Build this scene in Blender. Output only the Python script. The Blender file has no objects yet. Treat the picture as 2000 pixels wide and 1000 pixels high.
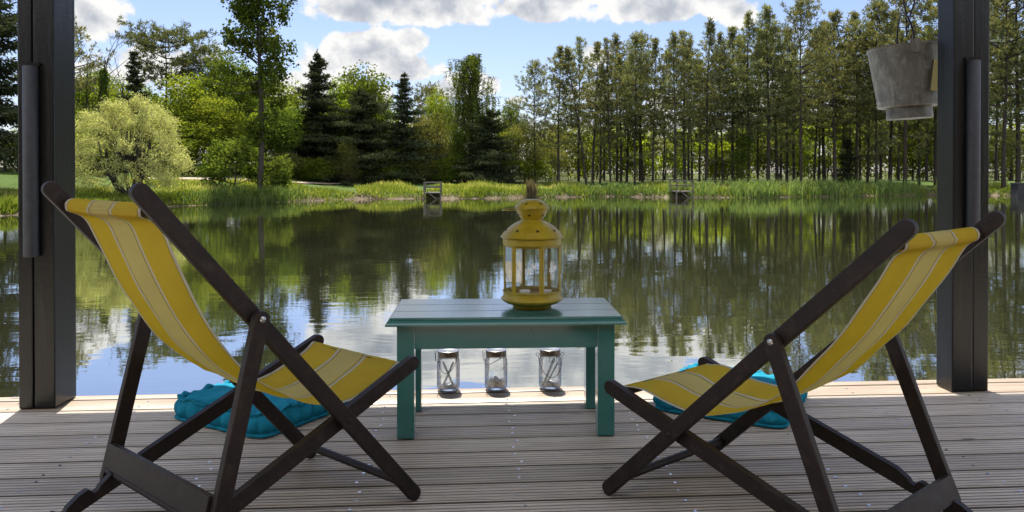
import bpy, bmesh, math, random
import numpy as np
from mathutils import Vector, Matrix
R = math.radians
C = bpy.context.scene.collection
scene = bpy.context.scene

# ------------------------------------------------------------------ camera
YAW, PITCH, FOC = R(3.85), R(0.45), 1507.0          # focal length in pixels of a 2000 px wide picture
PX, PY = 1012.5, 347.0                              # optical axis in that picture
EYE = Vector((0.0, 0.0, 1.0))
cd = bpy.data.cameras.new('camera')
cam = bpy.data.objects.new('camera', cd); C.objects.link(cam)
cam.location = EYE
fwd = Vector((math.sin(YAW)*math.cos(PITCH), math.cos(YAW)*math.cos(PITCH), -math.sin(PITCH)))
cam.rotation_euler = fwd.to_track_quat('-Z', 'Y').to_euler()
cd.sensor_fit = 'HORIZONTAL'; cd.sensor_width = 36.0
cd.lens = 36.0*FOC/2000.0
cd.shift_x = (1000.0-PX)/2000.0
cd.shift_y = -(500.0-PY)/2000.0
cd.clip_start = 0.05; cd.clip_end = 3000.0
scene.camera = cam

# ------------------------------------------------------------------ light
SUN_EL, SUN_AZ = R(64.0), R(-9.0)                   # azimuth measured from +Y towards +X
SUN_W, SKY_W, EXPO = 3.5, 0.055, 1.58
scene.view_settings.view_transform = 'Standard'
scene.view_settings.look = 'None'
scene.view_settings.gamma = 1.0
scene.view_settings.exposure = EXPO
scene.view_settings.use_curve_mapping = False
sd = Vector((math.sin(SUN_AZ)*math.cos(SUN_EL), math.cos(SUN_AZ)*math.cos(SUN_EL), math.sin(SUN_EL)))
sl = bpy.data.lights.new('sun', 'SUN'); sl.energy = SUN_W; sl.angle = R(0.53); sl.color = (1.0, 0.95, 0.87)
so = bpy.data.objects.new('sun', sl); C.objects.link(so)
so.rotation_euler = (-sd).to_track_quat('-Z', 'Y').to_euler(); so.location = (0, 20, 60)
scene.cycles.max_bounces = 10
scene.cycles.diffuse_bounces = 4
scene.cycles.glossy_bounces = 4
scene.cycles.transmission_bounces = 6
scene.cycles.transparent_max_bounces = 16
scene.cycles.caustics_reflective = False
scene.cycles.caustics_refractive = False

class NT:
    """tiny node helper"""
    def __init__(s, tree): s.t = tree; s.n = tree.nodes; s.l = tree.links
    def new(s, typ, **kw):
        nd = s.n.new(typ)
        for k, v in kw.items(): setattr(nd, k, v)
        return nd
    def set(s, sock, v):
        if isinstance(v, bpy.types.NodeSocket): s.l.new(v, sock)
        else: sock.default_value = v
    def math(s, op, a, b=None, c=None, clamp=False):
        nd = s.new('ShaderNodeMath', operation=op, use_clamp=clamp)
        s.set(nd.inputs[0], a)
        if b is not None: s.set(nd.inputs[1], b)
        if c is not None: s.set(nd.inputs[2], c)
        return nd.outputs[0]
    def vmath(s, op, a, b=None):
        nd = s.new('ShaderNodeVectorMath', operation=op); s.set(nd.inputs[0], a)
        if b is not None: s.set(nd.inputs[1], b)
        return nd
    def mix(s, f, a, b, blend='MIX'):
        nd = s.new('ShaderNodeMix', data_type='RGBA', blend_type=blend)
        s.set(nd.inputs[0], f); s.set(nd.inputs[6], a); s.set(nd.inputs[7], b)
        return nd.outputs[2]
    def noise(s, vec, scale, detail=4.0, rough=0.55, dist=0.0):
        nd = s.new('ShaderNodeTexNoise'); s.set(nd.inputs['Vector'], vec)
        nd.inputs['Scale'].default_value = scale; nd.inputs['Detail'].default_value = detail
        nd.inputs['Roughness'].default_value = rough; nd.inputs['Distortion'].default_value = dist
        return nd.outputs['Fac']
    def ramp(s, f, stops, interp='LINEAR'):
        nd = s.new('ShaderNodeValToRGB'); s.set(nd.inputs[0], f); cr = nd.color_ramp; cr.interpolation = interp
        while len(cr.elements) < len(stops): cr.elements.new(0.5)
        for e, (p, c) in zip(cr.elements, stops):
            e.position = p; e.color = (c, c, c, 1) if isinstance(c, (int, float)) else (*c, 1)
        return nd.outputs[0]
    def maprange(s, v, a, b, c=0.0, d=1.0, kind='LINEAR'):
        nd = s.new('ShaderNodeMapRange', interpolation_type=kind, clamp=True)
        s.set(nd.inputs[0], v)
        for i, x in enumerate((a, b, c, d)): s.set(nd.inputs[1+i], x)
        return nd.outputs[0]
    def scaled(s, vec, sc):
        nd = s.new('ShaderNodeMapping'); s.set(nd.inputs[0], vec); nd.inputs['Scale'].default_value = sc
        return nd.outputs[0]
    def bump(s, h, strength, dist):
        nd = s.new('ShaderNodeBump'); s.set(nd.inputs['Height'], h)
        nd.inputs['Strength'].default_value = strength; nd.inputs['Distance'].default_value = dist
        return nd.outputs[0]

# ------------------------------------------------------------------ sky with fair-weather clouds
def dirpx(px, py):
    """direction (x/y, z/y) of a picture point, in world axes"""
    r = Vector((math.cos(YAW), -math.sin(YAW), 0)); u = r.cross(fwd)
    v = fwd + r*((px-PX)/FOC) + u*((PY-py)/FOC)
    return v.x/v.y, v.z/v.y

world = bpy.data.worlds.new('World'); scene.world = world; world.use_nodes = True
def build_world():
    n = NT(world.node_tree); n.n.clear()
    sky = n.new('ShaderNodeTexSky', sky_type='NISHITA', sun_disc=False, sun_elevation=SUN_EL, sun_rotation=SUN_AZ,
                altitude=100.0, air_density=1.0, dust_density=0.6, ozone_density=2.2)
    g = n.new('ShaderNodeTexCoord').outputs['Generated']
    d = n.vmath('NORMALIZE', g).outputs[0]
    sx = n.new('ShaderNodeSeparateXYZ'); n.l.new(d, sx.inputs[0])
    X, Y, Z = sx.outputs
    el = n.math('MAXIMUM', Z, 0.0)
    # azimuth / elevation plane (angles, so it is the same for every viewpoint)
    az = n.math('ARCTAN2', X, Y)
    ele = n.math('ARCSINE', Z)
    cv = n.new('ShaderNodeCombineXYZ'); n.set(cv.inputs[0], az); n.set(cv.inputs[1], n.math('MULTIPLY', ele, 1.08))
    P = cv.outputs[0]
    # (px, py, half width px, half height px, weight): cumulus seen in the photograph
    blobs = [(700, 102, 92, 56, 1.2), (655, 128, 70, 40, .95), (805, 84, 36, 34, 1.05), (780, 138, 110, 38, 1.0), (740, 190, 130, 55, .55),
             (165, 25, 95, 75, .95), (275, 115, 62, 55, .85), (350, 105, 60, 50, .6), (235, 150, 90, 55, .45),
             (780, -15, 230, 78, 1.35), (690, 18, 100, 46, 1.15), (850, 22, 130, 46, 1.1),
             (1130, -30, 280, 92, 1.4), (1040, 12, 120, 46, 1.15), (1270, 12, 190, 54, 1.2), (1380, -10, 120, 44, 1.0),
             (1450, 25, 46, 36, .85), (1160, 105, 46, 40, .8), (950, 165, 45, 42, .8), (880, 175, 60, 40, .7), (1010, 195, 50, 30, .7),
             (590, 175, 90, 50, .7), (620, 130, 50, 60, .5), (1000, 260, 700, 45, .35), (1500, 220, 400, 80, .45), (400, 230, 300, 60, .35),
             (1150, -190, 170, 70, .9), (930, -200, 120, 60, .8), (700, -260, 160, 60, .8), (1300, -170, 110, 50, .8), (420, -260, 130, 60, .8),
             (250, -300, 160, 60, .7), (1480, -240, 140, 60, .8), (-250, -120, 220, 80, .9), (2300, -60, 240, 80, .9)]
    dens = None; lower = None
    for (bx, by, hw, hh, w) in blobs:
        x0, z0 = dirpx(bx, by); a0 = math.atan(x0); e0 = math.atan(z0*math.cos(a0))
        hx, hz = hw/FOC, hh/FOC
        dx = n.math('MULTIPLY', n.math('SUBTRACT', az, a0), 1.0/hx)
        dz = n.math('MULTIPLY', n.math('SUBTRACT', ele, e0), 1.0/hz)
        dz2 = n.math('MULTIPLY', n.math('MINIMUM', dz, 0.0), 1.35)     # flatter undersides
        dz3 = n.math('ADD', n.math('MAXIMUM', dz, 0.0), dz2)
        r2 = n.math('ADD', n.math('MULTIPLY', dx, dx), n.math('MULTIPLY', dz3, dz3))
        f = n.math('MULTIPLY', n.math('SUBTRACT', 1.0, n.math('SQRT', r2)), w)
        dens = f if dens is None else n.math('MAXIMUM', dens, f)
    back = n.maprange(Y, 0.45, -0.1, -1.0, 0.62)     # unseen cloud cover behind and overhead, added as fill light
    over = n.maprange(Z, 0.33, 0.6, -1.0, 0.45)
    gen = n.math('SUBTRACT', n.math('MAXIMUM', back, over), 0.35)
    big = n.noise(P, 3.2, 3.0, 0.5)
    gen = n.math('ADD', gen, n.math('MULTIPLY', n.math('SUBTRACT', big, 0.5), 2.2))
    dens = n.math('MAXIMUM', dens, gen)
    n1 = n.noise(P, 14.0, 10.0, 0.56, 0.15)
    shift = n.vmath('ADD', P, (0.0, 0.022, 0.0)).outputs[0]
    n2 = n.noise(shift, 14.0, 10.0, 0.56, 0.15)
    field = n.math('ADD', dens, n.math('MULTIPLY', n.math('SUBTRACT', n1, 0.5), 2.6))
    alpha = n.maprange(field, 0.10, 0.32, 0.0, 1.0, 'SMOOTHSTEP')
    # thick cores are greyer (seen from below), rims and tops are white
    relief = n.math('MULTIPLY', n.math('SUBTRACT', n1, n2), 3.0)
    thick = n.maprange(field, 0.35, 1.25, 0.0, 1.0)
    high = n.maprange(ele, R(6), R(12.5), 0.35, 1.0)
    sh = n.math('ADD', n.math('SUBTRACT', 0.92, n.math('MULTIPLY', n.math('MULTIPLY', thick, high), 0.62)), relief, clamp=True)
    ccol = n.ramp(sh, [(0.0, (2.2, 2.5, 3.0)), (0.45, (3.3, 3.5, 3.9)), (0.8, (5.0, 5.05, 5.15)), (1.0, (6.1, 6.05, 5.95))])
    rear_gain = n.maprange(Y, 0.35, -0.35, 1.0, 2.1)            # clouds behind the camera brightened to fill the shaded sides
    sc_ = n.new('ShaderNodeVectorMath', operation='SCALE'); n.set(sc_.inputs[0], ccol); n.set(sc_.inputs['Scale'], rear_gain); ccol = sc_.outputs[0]
    hz = n.maprange(Z, 0.0, 0.13, 0.16, 0.0)
    tinted = n.mix(1.0, sky.outputs[0], (0.93, 0.88, 1.02, 1), 'MULTIPLY')
    base = n.mix(hz, tinted, (3.6, 4.3, 5.2, 1))
    col = n.mix(alpha, base, ccol)
    bg = n.new('ShaderNodeBackground'); n.set(bg.inputs[0], col); bg.inputs[1].default_value = SKY_W
    out = n.new('ShaderNodeOutputWorld'); n.l.new(bg.outputs[0], out.inputs[0])
build_world()
world.cycles.sampling_method = 'MANUAL'; world.cycles.sample_map_resolution = 512

# ------------------------------------------------------------------ helpers
def tag(o, label=None, cat=None, group=None, kind=None):
    if label: o['label'] = label
    if cat: o['category'] = cat
    if group: o['group'] = group
    if kind: o['kind'] = kind
    return o
def empty(name, loc, rz=0.0, label=None, cat=None, group=None):
    o = bpy.data.objects.new(name, None); C.objects.link(o)
    o.location = loc; o.rotation_euler = (0, 0, rz); o.empty_display_size = 0.1
    return tag(o, label, cat, group)
def link(name, me, mat, parent=None):
    o = bpy.data.objects.new(name, me); C.objects.link(o)
    if mat is not None and not me.materials: me.materials.append(mat)
    if parent is not None: o.parent = parent
    return o
def obj(name, bm, mat, parent=None, smooth=False, auto=None):
    me = bpy.data.meshes.new(name)
    bmesh.ops.recalc_face_normals(bm, faces=bm.faces[:])
    bm.to_mesh(me); bm.free()
    if smooth or auto: me.polygons.foreach_set('use_smooth', [True]*len(me.polygons))
    if auto:
        me.set_sharp_from_angle(angle=R(auto))
    return link(name, me, mat, parent)
def dup(root, loc, rz=0.0, scale=None, label=None):
    r = root.copy(); C.objects.link(r); r.location = loc; r.rotation_euler = (0, 0, rz)
    if scale: r.scale = scale
    if label: r['label'] = label
    for ch in root.children:
        c = ch.copy(); C.objects.link(c); c.parent = r
        for g in ch.children:
            d2 = g.copy(); C.objects.link(d2); d2.parent = c
    return r
def box(bm, lo, hi, bevel=0.0, mat=None, segs=2):
    lo, hi = Vector(lo), Vector(hi)
    r = bmesh.ops.create_cube(bm, size=1.0); vs = r['verts']
    for v in vs:
        v.co = Vector([lo[i]+(v.co[i]+0.5)*(hi[i]-lo[i]) for i in range(3)])
    if bevel > 0:
        es = list({e for v in vs for e in v.link_edges})
        rb = bmesh.ops.bevel(bm, geom=es, offset=bevel, segments=segs, affect='EDGES', profile=0.6)
        vs = list({v for f in rb['faces'] for v in f.verts} | {v for v in vs if v.is_valid})
    if mat is not None:
        for v in vs: v.co = mat @ v.co
    return vs
def lathe(bm, prof, seg=48, centre=(0, 0), cap_top=False, cap_bot=False):
    rings = []
    for r, z in prof:
        rings.append([bm.verts.new((centre[0]+r*math.cos(2*math.pi*i/seg), centre[1]+r*math.sin(2*math.pi*i/seg), z)) for i in range(seg)])
    for a, b in zip(rings[:-1], rings[1:]):
        for i in range(seg):
            bm.faces.new((a[i], a[(i+1) % seg], b[(i+1) % seg], b[i]))
    if cap_bot: bm.faces.new(rings[0])
    if cap_top: bm.faces.new(rings[-1])
def tube(bm, pts, rad, seg=8, caps=True):
    pts = [Vector(p) for p in pts]; rings = []
    up = None
    for i, p in enumerate(pts):
        t = (pts[min(i+1, len(pts)-1)]-pts[max(i-1, 0)]).normalized()
        if up is None:
            up = Vector((0, 0, 1)) if abs(t.z) < 0.9 else Vector((1, 0, 0))
        a = t.cross(up).normalized(); b = a.cross(t).normalized(); up = b
        rr = rad[i] if isinstance(rad, (list, tuple)) else rad
        rings.append([bm.verts.new(p+a*rr*math.cos(2*math.pi*k/seg)+b*rr*math.sin(2*math.pi*k/seg)) for k in range(seg)])
    for a, b in zip(rings[:-1], rings[1:]):
        for k in range(seg): bm.faces.new((a[k], a[(k+1) % seg], b[(k+1) % seg], b[k]))
    if caps:
        bm.faces.new(rings[0][::-1]); bm.faces.new(rings[-1])
def prism(bm, outline, axis_vec, bevel=0.0):
    """extrude a closed outline (list of Vectors) along axis_vec"""
    av = Vector(axis_vec)
    a = [bm.verts.new(Vector(p)-av*0.5) for p in outline]; b = [bm.verts.new(Vector(p)+av*0.5) for p in outline]
    n = len(a)
    fa = bm.faces.new(a); fb = bm.faces.new(b[::-1])
    for i in range(n): bm.faces.new((a[i], b[i], b[(i+1) % n], a[(i+1) % n]))
    if bevel > 0:
        es = list(fa.edges)+list(fb.edges)
        bmesh.ops.bevel(bm, geom=es, offset=bevel, segments=2, affect='EDGES', profile=0.6)
def arrays_mesh(name, V, F, mat, parent=None, attr=None, smooth=False):
    """V (n,3), F (m,k) uniform polygons; attr = per-face float 'tone'"""
    me = bpy.data.meshes.new(name)
    V = np.asarray(V, np.float32); F = np.asarray(F, np.int32); m, k = F.shape
    me.vertices.add(len(V)); me.vertices.foreach_set('co', V.ravel())
    me.loops.add(m*k); me.loops.foreach_set('vertex_index', F.ravel())
    me.polygons.add(m); me.polygons.foreach_set('loop_start', np.arange(0, m*k, k, dtype=np.int32))
    if smooth: me.polygons.foreach_set('use_smooth', np.ones(m, dtype=bool))
    if attr is not None:
        at = me.attributes.new('tone', 'FLOAT', 'FACE'); at.data.foreach_set('value', np.asarray(attr, np.float32))
    me.update(calc_edges=True)
    return link(name, me, mat, parent)

# ------------------------------------------------------------------ materials
def mat(name, build):
    m = bpy.data.materials.new(name); m.use_nodes = True
    n = NT(m.node_tree); n.n.clear()
    out = n.new('ShaderNodeOutputMaterial'); sh = build(n)
    n.l.new(sh, out.inputs['Surface']); return m
def principled(n, col, rough=0.5, normal=None, **kw):
    b = n.new('ShaderNodeBsdfPrincipled'); n.set(b.inputs['Base Color'], col if isinstance(col, bpy.types.NodeSocket) else (*col, 1))
    n.set(b.inputs['Roughness'], rough)
    if normal is not None: n.l.new(normal, b.inputs['Normal'])
    for k, v in kw.items(): n.set(b.inputs[k.replace('_', ' ')], v)
    return b.outputs[0]
def objco(n): return n.new('ShaderNodeTexCoord').outputs['Object']

def b_deck(n):
    co = objco(n)
    sp = n.new('ShaderNodeSeparateXYZ'); n.l.new(co, sp.inputs[0])
    wn = n.new('ShaderNodeAttribute', attribute_name='tone')
    off = n.new('ShaderNodeCombineXYZ'); n.set(off.inputs[0], n.math('MULTIPLY', wn.outputs['Fac'], 37.0)); n.set(off.inputs[2], wn.outputs['Fac'])
    v = n.vmath('ADD', co, off.outputs[0]).outputs[0]
    grain = n.noise(n.scaled(v, (2.2, 70, 20)), 1.0, 6, 0.65, 0.6)
    fine = n.noise(n.scaled(v, (7, 260, 60)), 1.0, 4, 0.6)
    blot = n.noise(n.scaled(v, (1.3, 3.2, 1)), 1.3, 6, 0.62, 0.4)
    wet = n.noise(n.scaled(v, (3.5, 9, 1)), 1.0, 5, 0.65)
    c = n.ramp(grain, [(0.25, (0.34, 0.295, 0.245)), (0.5, (0.57, 0.51, 0.44)), (0.75, (0.70, 0.645, 0.57))])
    c = n.mix(n.math('MULTIPLY', n.maprange(fine, 0.5, 0.85), 0.40), c, (0.11, 0.085, 0.07, 1))
    c = n.mix(n.maprange(blot, 0.42, 0.72, 0.0, 0.42), c, (0.27, 0.235, 0.205, 1))
    c = n.mix(n.maprange(wet, 0.6, 0.78, 0.0, 0.5), c, (0.62, 0.59, 0.55, 1))
    tint = n.ramp(wn.outputs['Fac'], [(0.0, (0.78, 0.76, 0.74)), (0.5, (1.0, 0.97, 0.93)), (1.0, (1.12, 1.08, 1.02))])
    c = n.mix(1.0, c, tint, 'MULTIPLY')
    tan = n.ramp(grain, [(0.25, (0.21, 0.145, 0.095)), (0.5, (0.33, 0.25, 0.175)), (0.75, (0.45, 0.36, 0.27))])   # smooth tan edge boards, coloured darker to temper the sun strip
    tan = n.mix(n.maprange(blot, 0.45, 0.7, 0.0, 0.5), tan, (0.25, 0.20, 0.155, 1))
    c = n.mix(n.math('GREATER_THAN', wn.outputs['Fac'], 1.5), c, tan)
    kn = n.new('ShaderNodeTexVoronoi'); n.set(kn.inputs['Vector'], n.scaled(v, (2.6, 9, 1))); kn.inputs['Scale'].default_value = 1.0
    c = n.mix(n.maprange(kn.outputs['Distance'], 0.05, 0.10, 0.8, 0.0), c, (0.06, 0.04, 0.03, 1))
    # dirt gathered in the grooves (they are a few millimetres lower)
    c = n.mix(n.maprange(sp.outputs[2], -0.0030, -0.0009, 0.97, 0.0), c, (0.012, 0.010, 0.008, 1))
    nb = n.bump(n.math('ADD', grain, n.math('MULTIPLY', fine, 0.5)), 0.5, 0.002)
    return principled(n, c, n.maprange(blot, 0.3, 0.8, 0.50, 0.34), nb, Specular_IOR_Level=0.75)
M_DECK = mat('weathered_decking', b_deck)

def b_post(n):
    co = objco(n)
    g = n.noise(n.scaled(co, (30, 30, 2.0)), 1.0, 6, 0.65, 0.5); f = n.noise(co, 55.0, 5, 0.7)
    c = n.ramp(g, [(0.3, (0.004, 0.004, 0.004)), (0.55, (0.007, 0.0075, 0.007)), (0.8, (0.019, 0.020, 0.019))])
    kn = n.noise(n.scaled(co, (16, 16, 9)), 1.0, 3, 0.5)
    c = n.mix(n.maprange(kn, 0.69, 0.73), c, (0.015, 0.014, 0.013, 1))
    nb = n.bump(n.math('ADD', g, n.math('MULTIPLY', f, 0.4)), 0.45, 0.004)
    return principled(n, c, 0.27, nb, Specular_IOR_Level=0.36)
M_POST = mat('dark_painted_post', b_post)
M_POLE = mat('grey_pole', lambda n: principled(n, n.ramp(n.noise(objco(n), 40, 4), [(0.3, (0.026, 0.028, 0.036)), (0.7, (0.042, 0.045, 0.055))]), 0.5))
def b_frame(n):
    co = objco(n); g = n.noise(n.scaled(co, (25, 25, 25)), 1.0, 6, 0.7, 1.2)
    gr = n.noise(n.scaled(co, (30, 9, 9)), 1.0, 6, 0.75, 2.5)
    c = n.ramp(n.math('ADD', n.math('MULTIPLY', g, 0.6), n.math('MULTIPLY', gr, 0.4)), [(0.36, (0.010, 0.006, 0.005)), (0.52, (0.021, 0.013, 0.010)), (0.64, (0.045, 0.028, 0.021)), (0.74, (0.085, 0.055, 0.04))])
    return principled(n, c, n.maprange(g, 0.3, 0.8, 0.45, 0.68), n.bump(g, 0.4, 0.003), Specular_IOR_Level=0.35)
M_FRAME = mat('dark_stained_wood', b_frame)

def b_fabric(n):
    uv = n.new('ShaderNodeUVMap').outputs[0]
    sp = n.new('ShaderNodeSeparateXYZ'); n.l.new(uv, sp.inputs[0])
    Yl, Wh, Cr, Ol = (0.88, 0.63, 0.026), (0.82, 0.77, 0.62), (0.88, 0.74, 0.25), (0.58, 0.42, 0.03)
    st = [(0.0, Wh), (0.030, Ol), (0.040, Yl), (0.325, Wh), (0.352, Ol), (0.368, Cr), (0.375, Cr), (0.61, Ol), (0.626, Wh), (0.655, Yl), (0.955, Ol), (0.965, Wh)]
    c = n.ramp(sp.outputs[0], st, 'CONSTANT')
    w = n.new('ShaderNodeTexWave', wave_type='BANDS', bands_direction='X'); n.set(w.inputs['Vector'], n.scaled(uv, (130, 130, 1))); w.inputs['Scale'].default_value = 1.0
    w2 = n.new('ShaderNodeTexWave', wave_type='BANDS', bands_direction='Y'); n.set(w2.inputs['Vector'], n.scaled(uv, (300, 300, 1))); w2.inputs['Scale'].default_value = 1.0
    h = n.math('ADD', w.outputs['Fac'], w2.outputs['Fac'])
    fade = n.noise(n.scaled(uv, (4, 9, 1)), 1.5, 4, 0.6)
    c = n.mix(n.maprange(fade, 0.35, 0.75, 0.0, 0.22), c, n.mix(1.0, c, (0.70, 0.66, 0.6, 1), 'MULTIPLY'))
    wr = n.noise(n.scaled(uv, (3, 26, 1)), 1.0, 3, 0.5)
    nb = n.bump(n.math('ADD', n.math('MULTIPLY', h, 0.12), wr), 0.6, 0.010)
    d = n.new('ShaderNodeBsdfDiffuse'); n.set(d.inputs[0], c); n.l.new(nb, d.inputs['Normal'])
    t = n.new('ShaderNodeBsdfTranslucent'); n.set(t.inputs[0], n.mix(1.0, c, (1.0, 0.93, 0.72, 1), 'MULTIPLY')); n.l.new(nb, t.inputs['Normal'])
    m = n.new('ShaderNodeMixShader'); m.inputs[0].default_value = 0.45
    n.l.new(d.outputs[0], m.inputs[1]); n.l.new(t.outputs[0], m.inputs[2])
    lw = n.new('ShaderNodeLayerWeight'); lw.inputs[0].default_value = 0.35; n.l.new(nb, lw.inputs['Normal'])
    gs = n.new('ShaderNodeBsdfGlossy'); gs.inputs['Roughness'].default_value = 0.6; gs.inputs[0].default_value = (1, 0.97, 0.85, 1); n.l.new(nb, gs.inputs['Normal'])
    m2 = n.new('ShaderNodeMixShader'); n.set(m2.inputs[0], n.math('MULTIPLY', n.math('POWER', lw.outputs['Facing'], 3.0), 0.16))
    n.l.new(m.outputs[0], m2.inputs[1]); n.l.new(gs.outputs[0], m2.inputs[2]); return m2.outputs[0]
M_FABRIC = mat('striped_canvas', b_fabric)

def b_table(n):
    co = objco(n)
    g = n.noise(n.scaled(co, (3, 60, 20)), 1.0, 6, 0.65, 0.4); s = n.noise(co, 9.0, 5, 0.6)
    c = n.mix(n.maprange(s, 0.35, 0.75), (0.030, 0.150, 0.130, 1), (0.044, 0.19, 0.168, 1))
    c = n.mix(n.maprange(g, 0.62, 0.8, 0.0, 0.35), c, (0.16, 0.30, 0.29, 1))
    nb = n.bump(g, 0.25, 0.002)
    return principled(n, c, n.maprange(s, 0.3, 0.7, 0.26, 0.38), nb, Specular_IOR_Level=0.5, Coat_Weight=1.0, Coat_Roughness=0.16, Coat_IOR=1.5)
M_TABLE = mat('teal_paint', b_table)
def b_yellow(n):
    co = objco(n); s = n.noise(co, 22.0, 6, 0.65)
    c = n.ramp(s, [(0.3, (0.30, 0.215, 0.008)), (0.7, (0.42, 0.315, 0.016))])
    c = n.mix(n.maprange(n.noise(co, 60, 5, 0.7), 0.66, 0.74), c, (0.12, 0.075, 0.02, 1))
    return principled(n, c, 0.38, n.bump(s, 0.1, 0.002))
M_YELLOW = mat('yellow_enamel', b_yellow)
M_HOLE = mat('dark_opening', lambda n: principled(n, (0.012, 0.010, 0.006), 0.9))
M_WHITE = mat('white_paint', lambda n: principled(n, (0.78, 0.80, 0.82), 0.6))
def b_sticker(n):
    d = n.new('ShaderNodeBsdfDiffuse'); d.inputs[0].default_value = (0.97, 0.97, 0.97, 1)
    t = n.new('ShaderNodeBsdfTranslucent'); t.inputs[0].default_value = (0.92, 0.93, 0.95, 1)
    m = n.new('ShaderNodeMixShader'); m.inputs[0].default_value = 0.12; n.l.new(d.outputs[0], m.inputs[1]); n.l.new(t.outputs[0], m.inputs[2]); return m.outputs[0]
M_STAR = mat('white_film', b_sticker)
M_WAX = mat('white_wax', lambda n: principled(n, (0.82, 0.80, 0.74), 0.5))
def b_glass(n, tint=(0.93, 0.95, 0.95), edge=(0.45, 0.50, 0.50), k=0.55, gl=0.9):
    """thin clear glass: see-through face on, darker and shinier at the edges"""
    lw = n.new('ShaderNodeLayerWeight'); lw.inputs[0].default_value = k
    f = n.math('POWER', lw.outputs['Facing'], 2.2)
    t = n.new('ShaderNodeBsdfTransparent'); n.set(t.inputs[0], n.mix(f, (*tint, 1), (*edge, 1)))
    g = n.new('ShaderNodeBsdfGlossy'); g.inputs['Roughness'].default_value = 0.03; g.inputs[0].default_value = (0.95, 0.97, 1, 1)
    fr = n.new('ShaderNodeFresnel'); fr.inputs[0].default_value = 1.5
    m = n.new('ShaderNodeMixShader'); n.set(m.inputs[0], n.math('MULTIPLY', fr.outputs[0], gl))
    n.l.new(t.outputs[0], m.inputs[1]); n.l.new(g.outputs[0], m.inputs[2]); return m.outputs[0]
M_PANE = mat('clear_pane', lambda n: b_glass(n, (0.96, 0.97, 0.97), (0.8, 0.84, 0.84), 0.3, 0.4))
M_JAR = mat('jar_glass', lambda n: b_glass(n, (0.985, 0.99, 0.985), (0.42, 0.45, 0.45), 0.36))
M_STICK = mat('milky_stick', lambda n: principled(n, (0.62, 0.63, 0.62), 0.25, Transmission_Weight=0.4))
M_STEEL = mat('dull_steel', lambda n: principled(n, n.ramp(n.noise(objco(n), 90, 4), [(0.3, (0.42, 0.42, 0.41)), (0.7, (0.62, 0.62, 0.6))]), 0.28, Metallic=1.0))
M_LIDSIDE = mat('rusty_lid', lambda n: principled(n, n.ramp(n.noise(objco(n), 120, 5, 0.7), [(0.35, (0.05, 0.032, 0.02)), (0.7, (0.26, 0.20, 0.13))]), 0.4, Metallic=0.6))
M_WIRE = mat('dark_wire', lambda n: principled(n, (0.05, 0.045, 0.045), 0.4, Metallic=0.7))
M_SCREW = mat('zinc_screw', lambda n: principled(n, (0.75, 0.75, 0.74), 0.25, Metallic=1.0))
def b_cushion(n):
    co = objco(n); s = n.noise(co, 8.0, 5, 0.6); f = n.noise(co, 260.0, 3, 0.6)
    c = n.ramp(s, [(0.3, (0.008, 0.18, 0.275)), (0.7, (0.018, 0.27, 0.385))])
    nb = n.bump(n.math('ADD', n.math('MULTIPLY', f, 0.25), n.noise(n.scaled(co, (34, 34, 14)), 1.0, 5, 0.65, 1.0)), 0.9, 0.010)
    return principled(n, c, 0.95, nb, Specular_IOR_Level=0.15)
M_CUSH = mat('turquoise_cotton', b_cushion)
def b_zinc(n):
    co = objco(n); s = n.noise(n.scaled(co, (16, 16, 8)), 1.0, 7, 0.72, 0.9); f = n.noise(co, 38, 6, 0.75)
    drip = n.noise(n.scaled(co, (26, 26, 1.8)), 1.0, 4, 0.6)
    c = n.ramp(s, [(0.25, (0.08, 0.073, 0.06)), (0.48, (0.175, 0.165, 0.142)), (0.7, (0.34, 0.335, 0.30))])
    c = n.mix(n.maprange(drip, 0.55, 0.75, 0.0, 0.5), c, (0.085, 0.065, 0.045, 1))
    c = n.mix(n.maprange(f, 0.58, 0.70, 0.0, 0.7), c, (0.13, 0.085, 0.05, 1))
    return principled(n, c, 0.55, n.bump(f, 0.25, 0.003), Metallic=0.15)
M_ZINC = mat('weathered_zinc', b_zinc)
M_TAG = mat('pale_yellow_card', lambda n: principled(n, (0.62, 0.52, 0.22), 0.7))
M_BEAM = mat('dark_roof_timber', lambda n: principled(n, n.ramp(n.noise(n.scaled(objco(n), (2, 14, 14)), 1.0, 5), [(0.3, (0.05, 0.036, 0.026)), (0.7, (0.11, 0.08, 0.058))]), 0.7))

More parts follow.
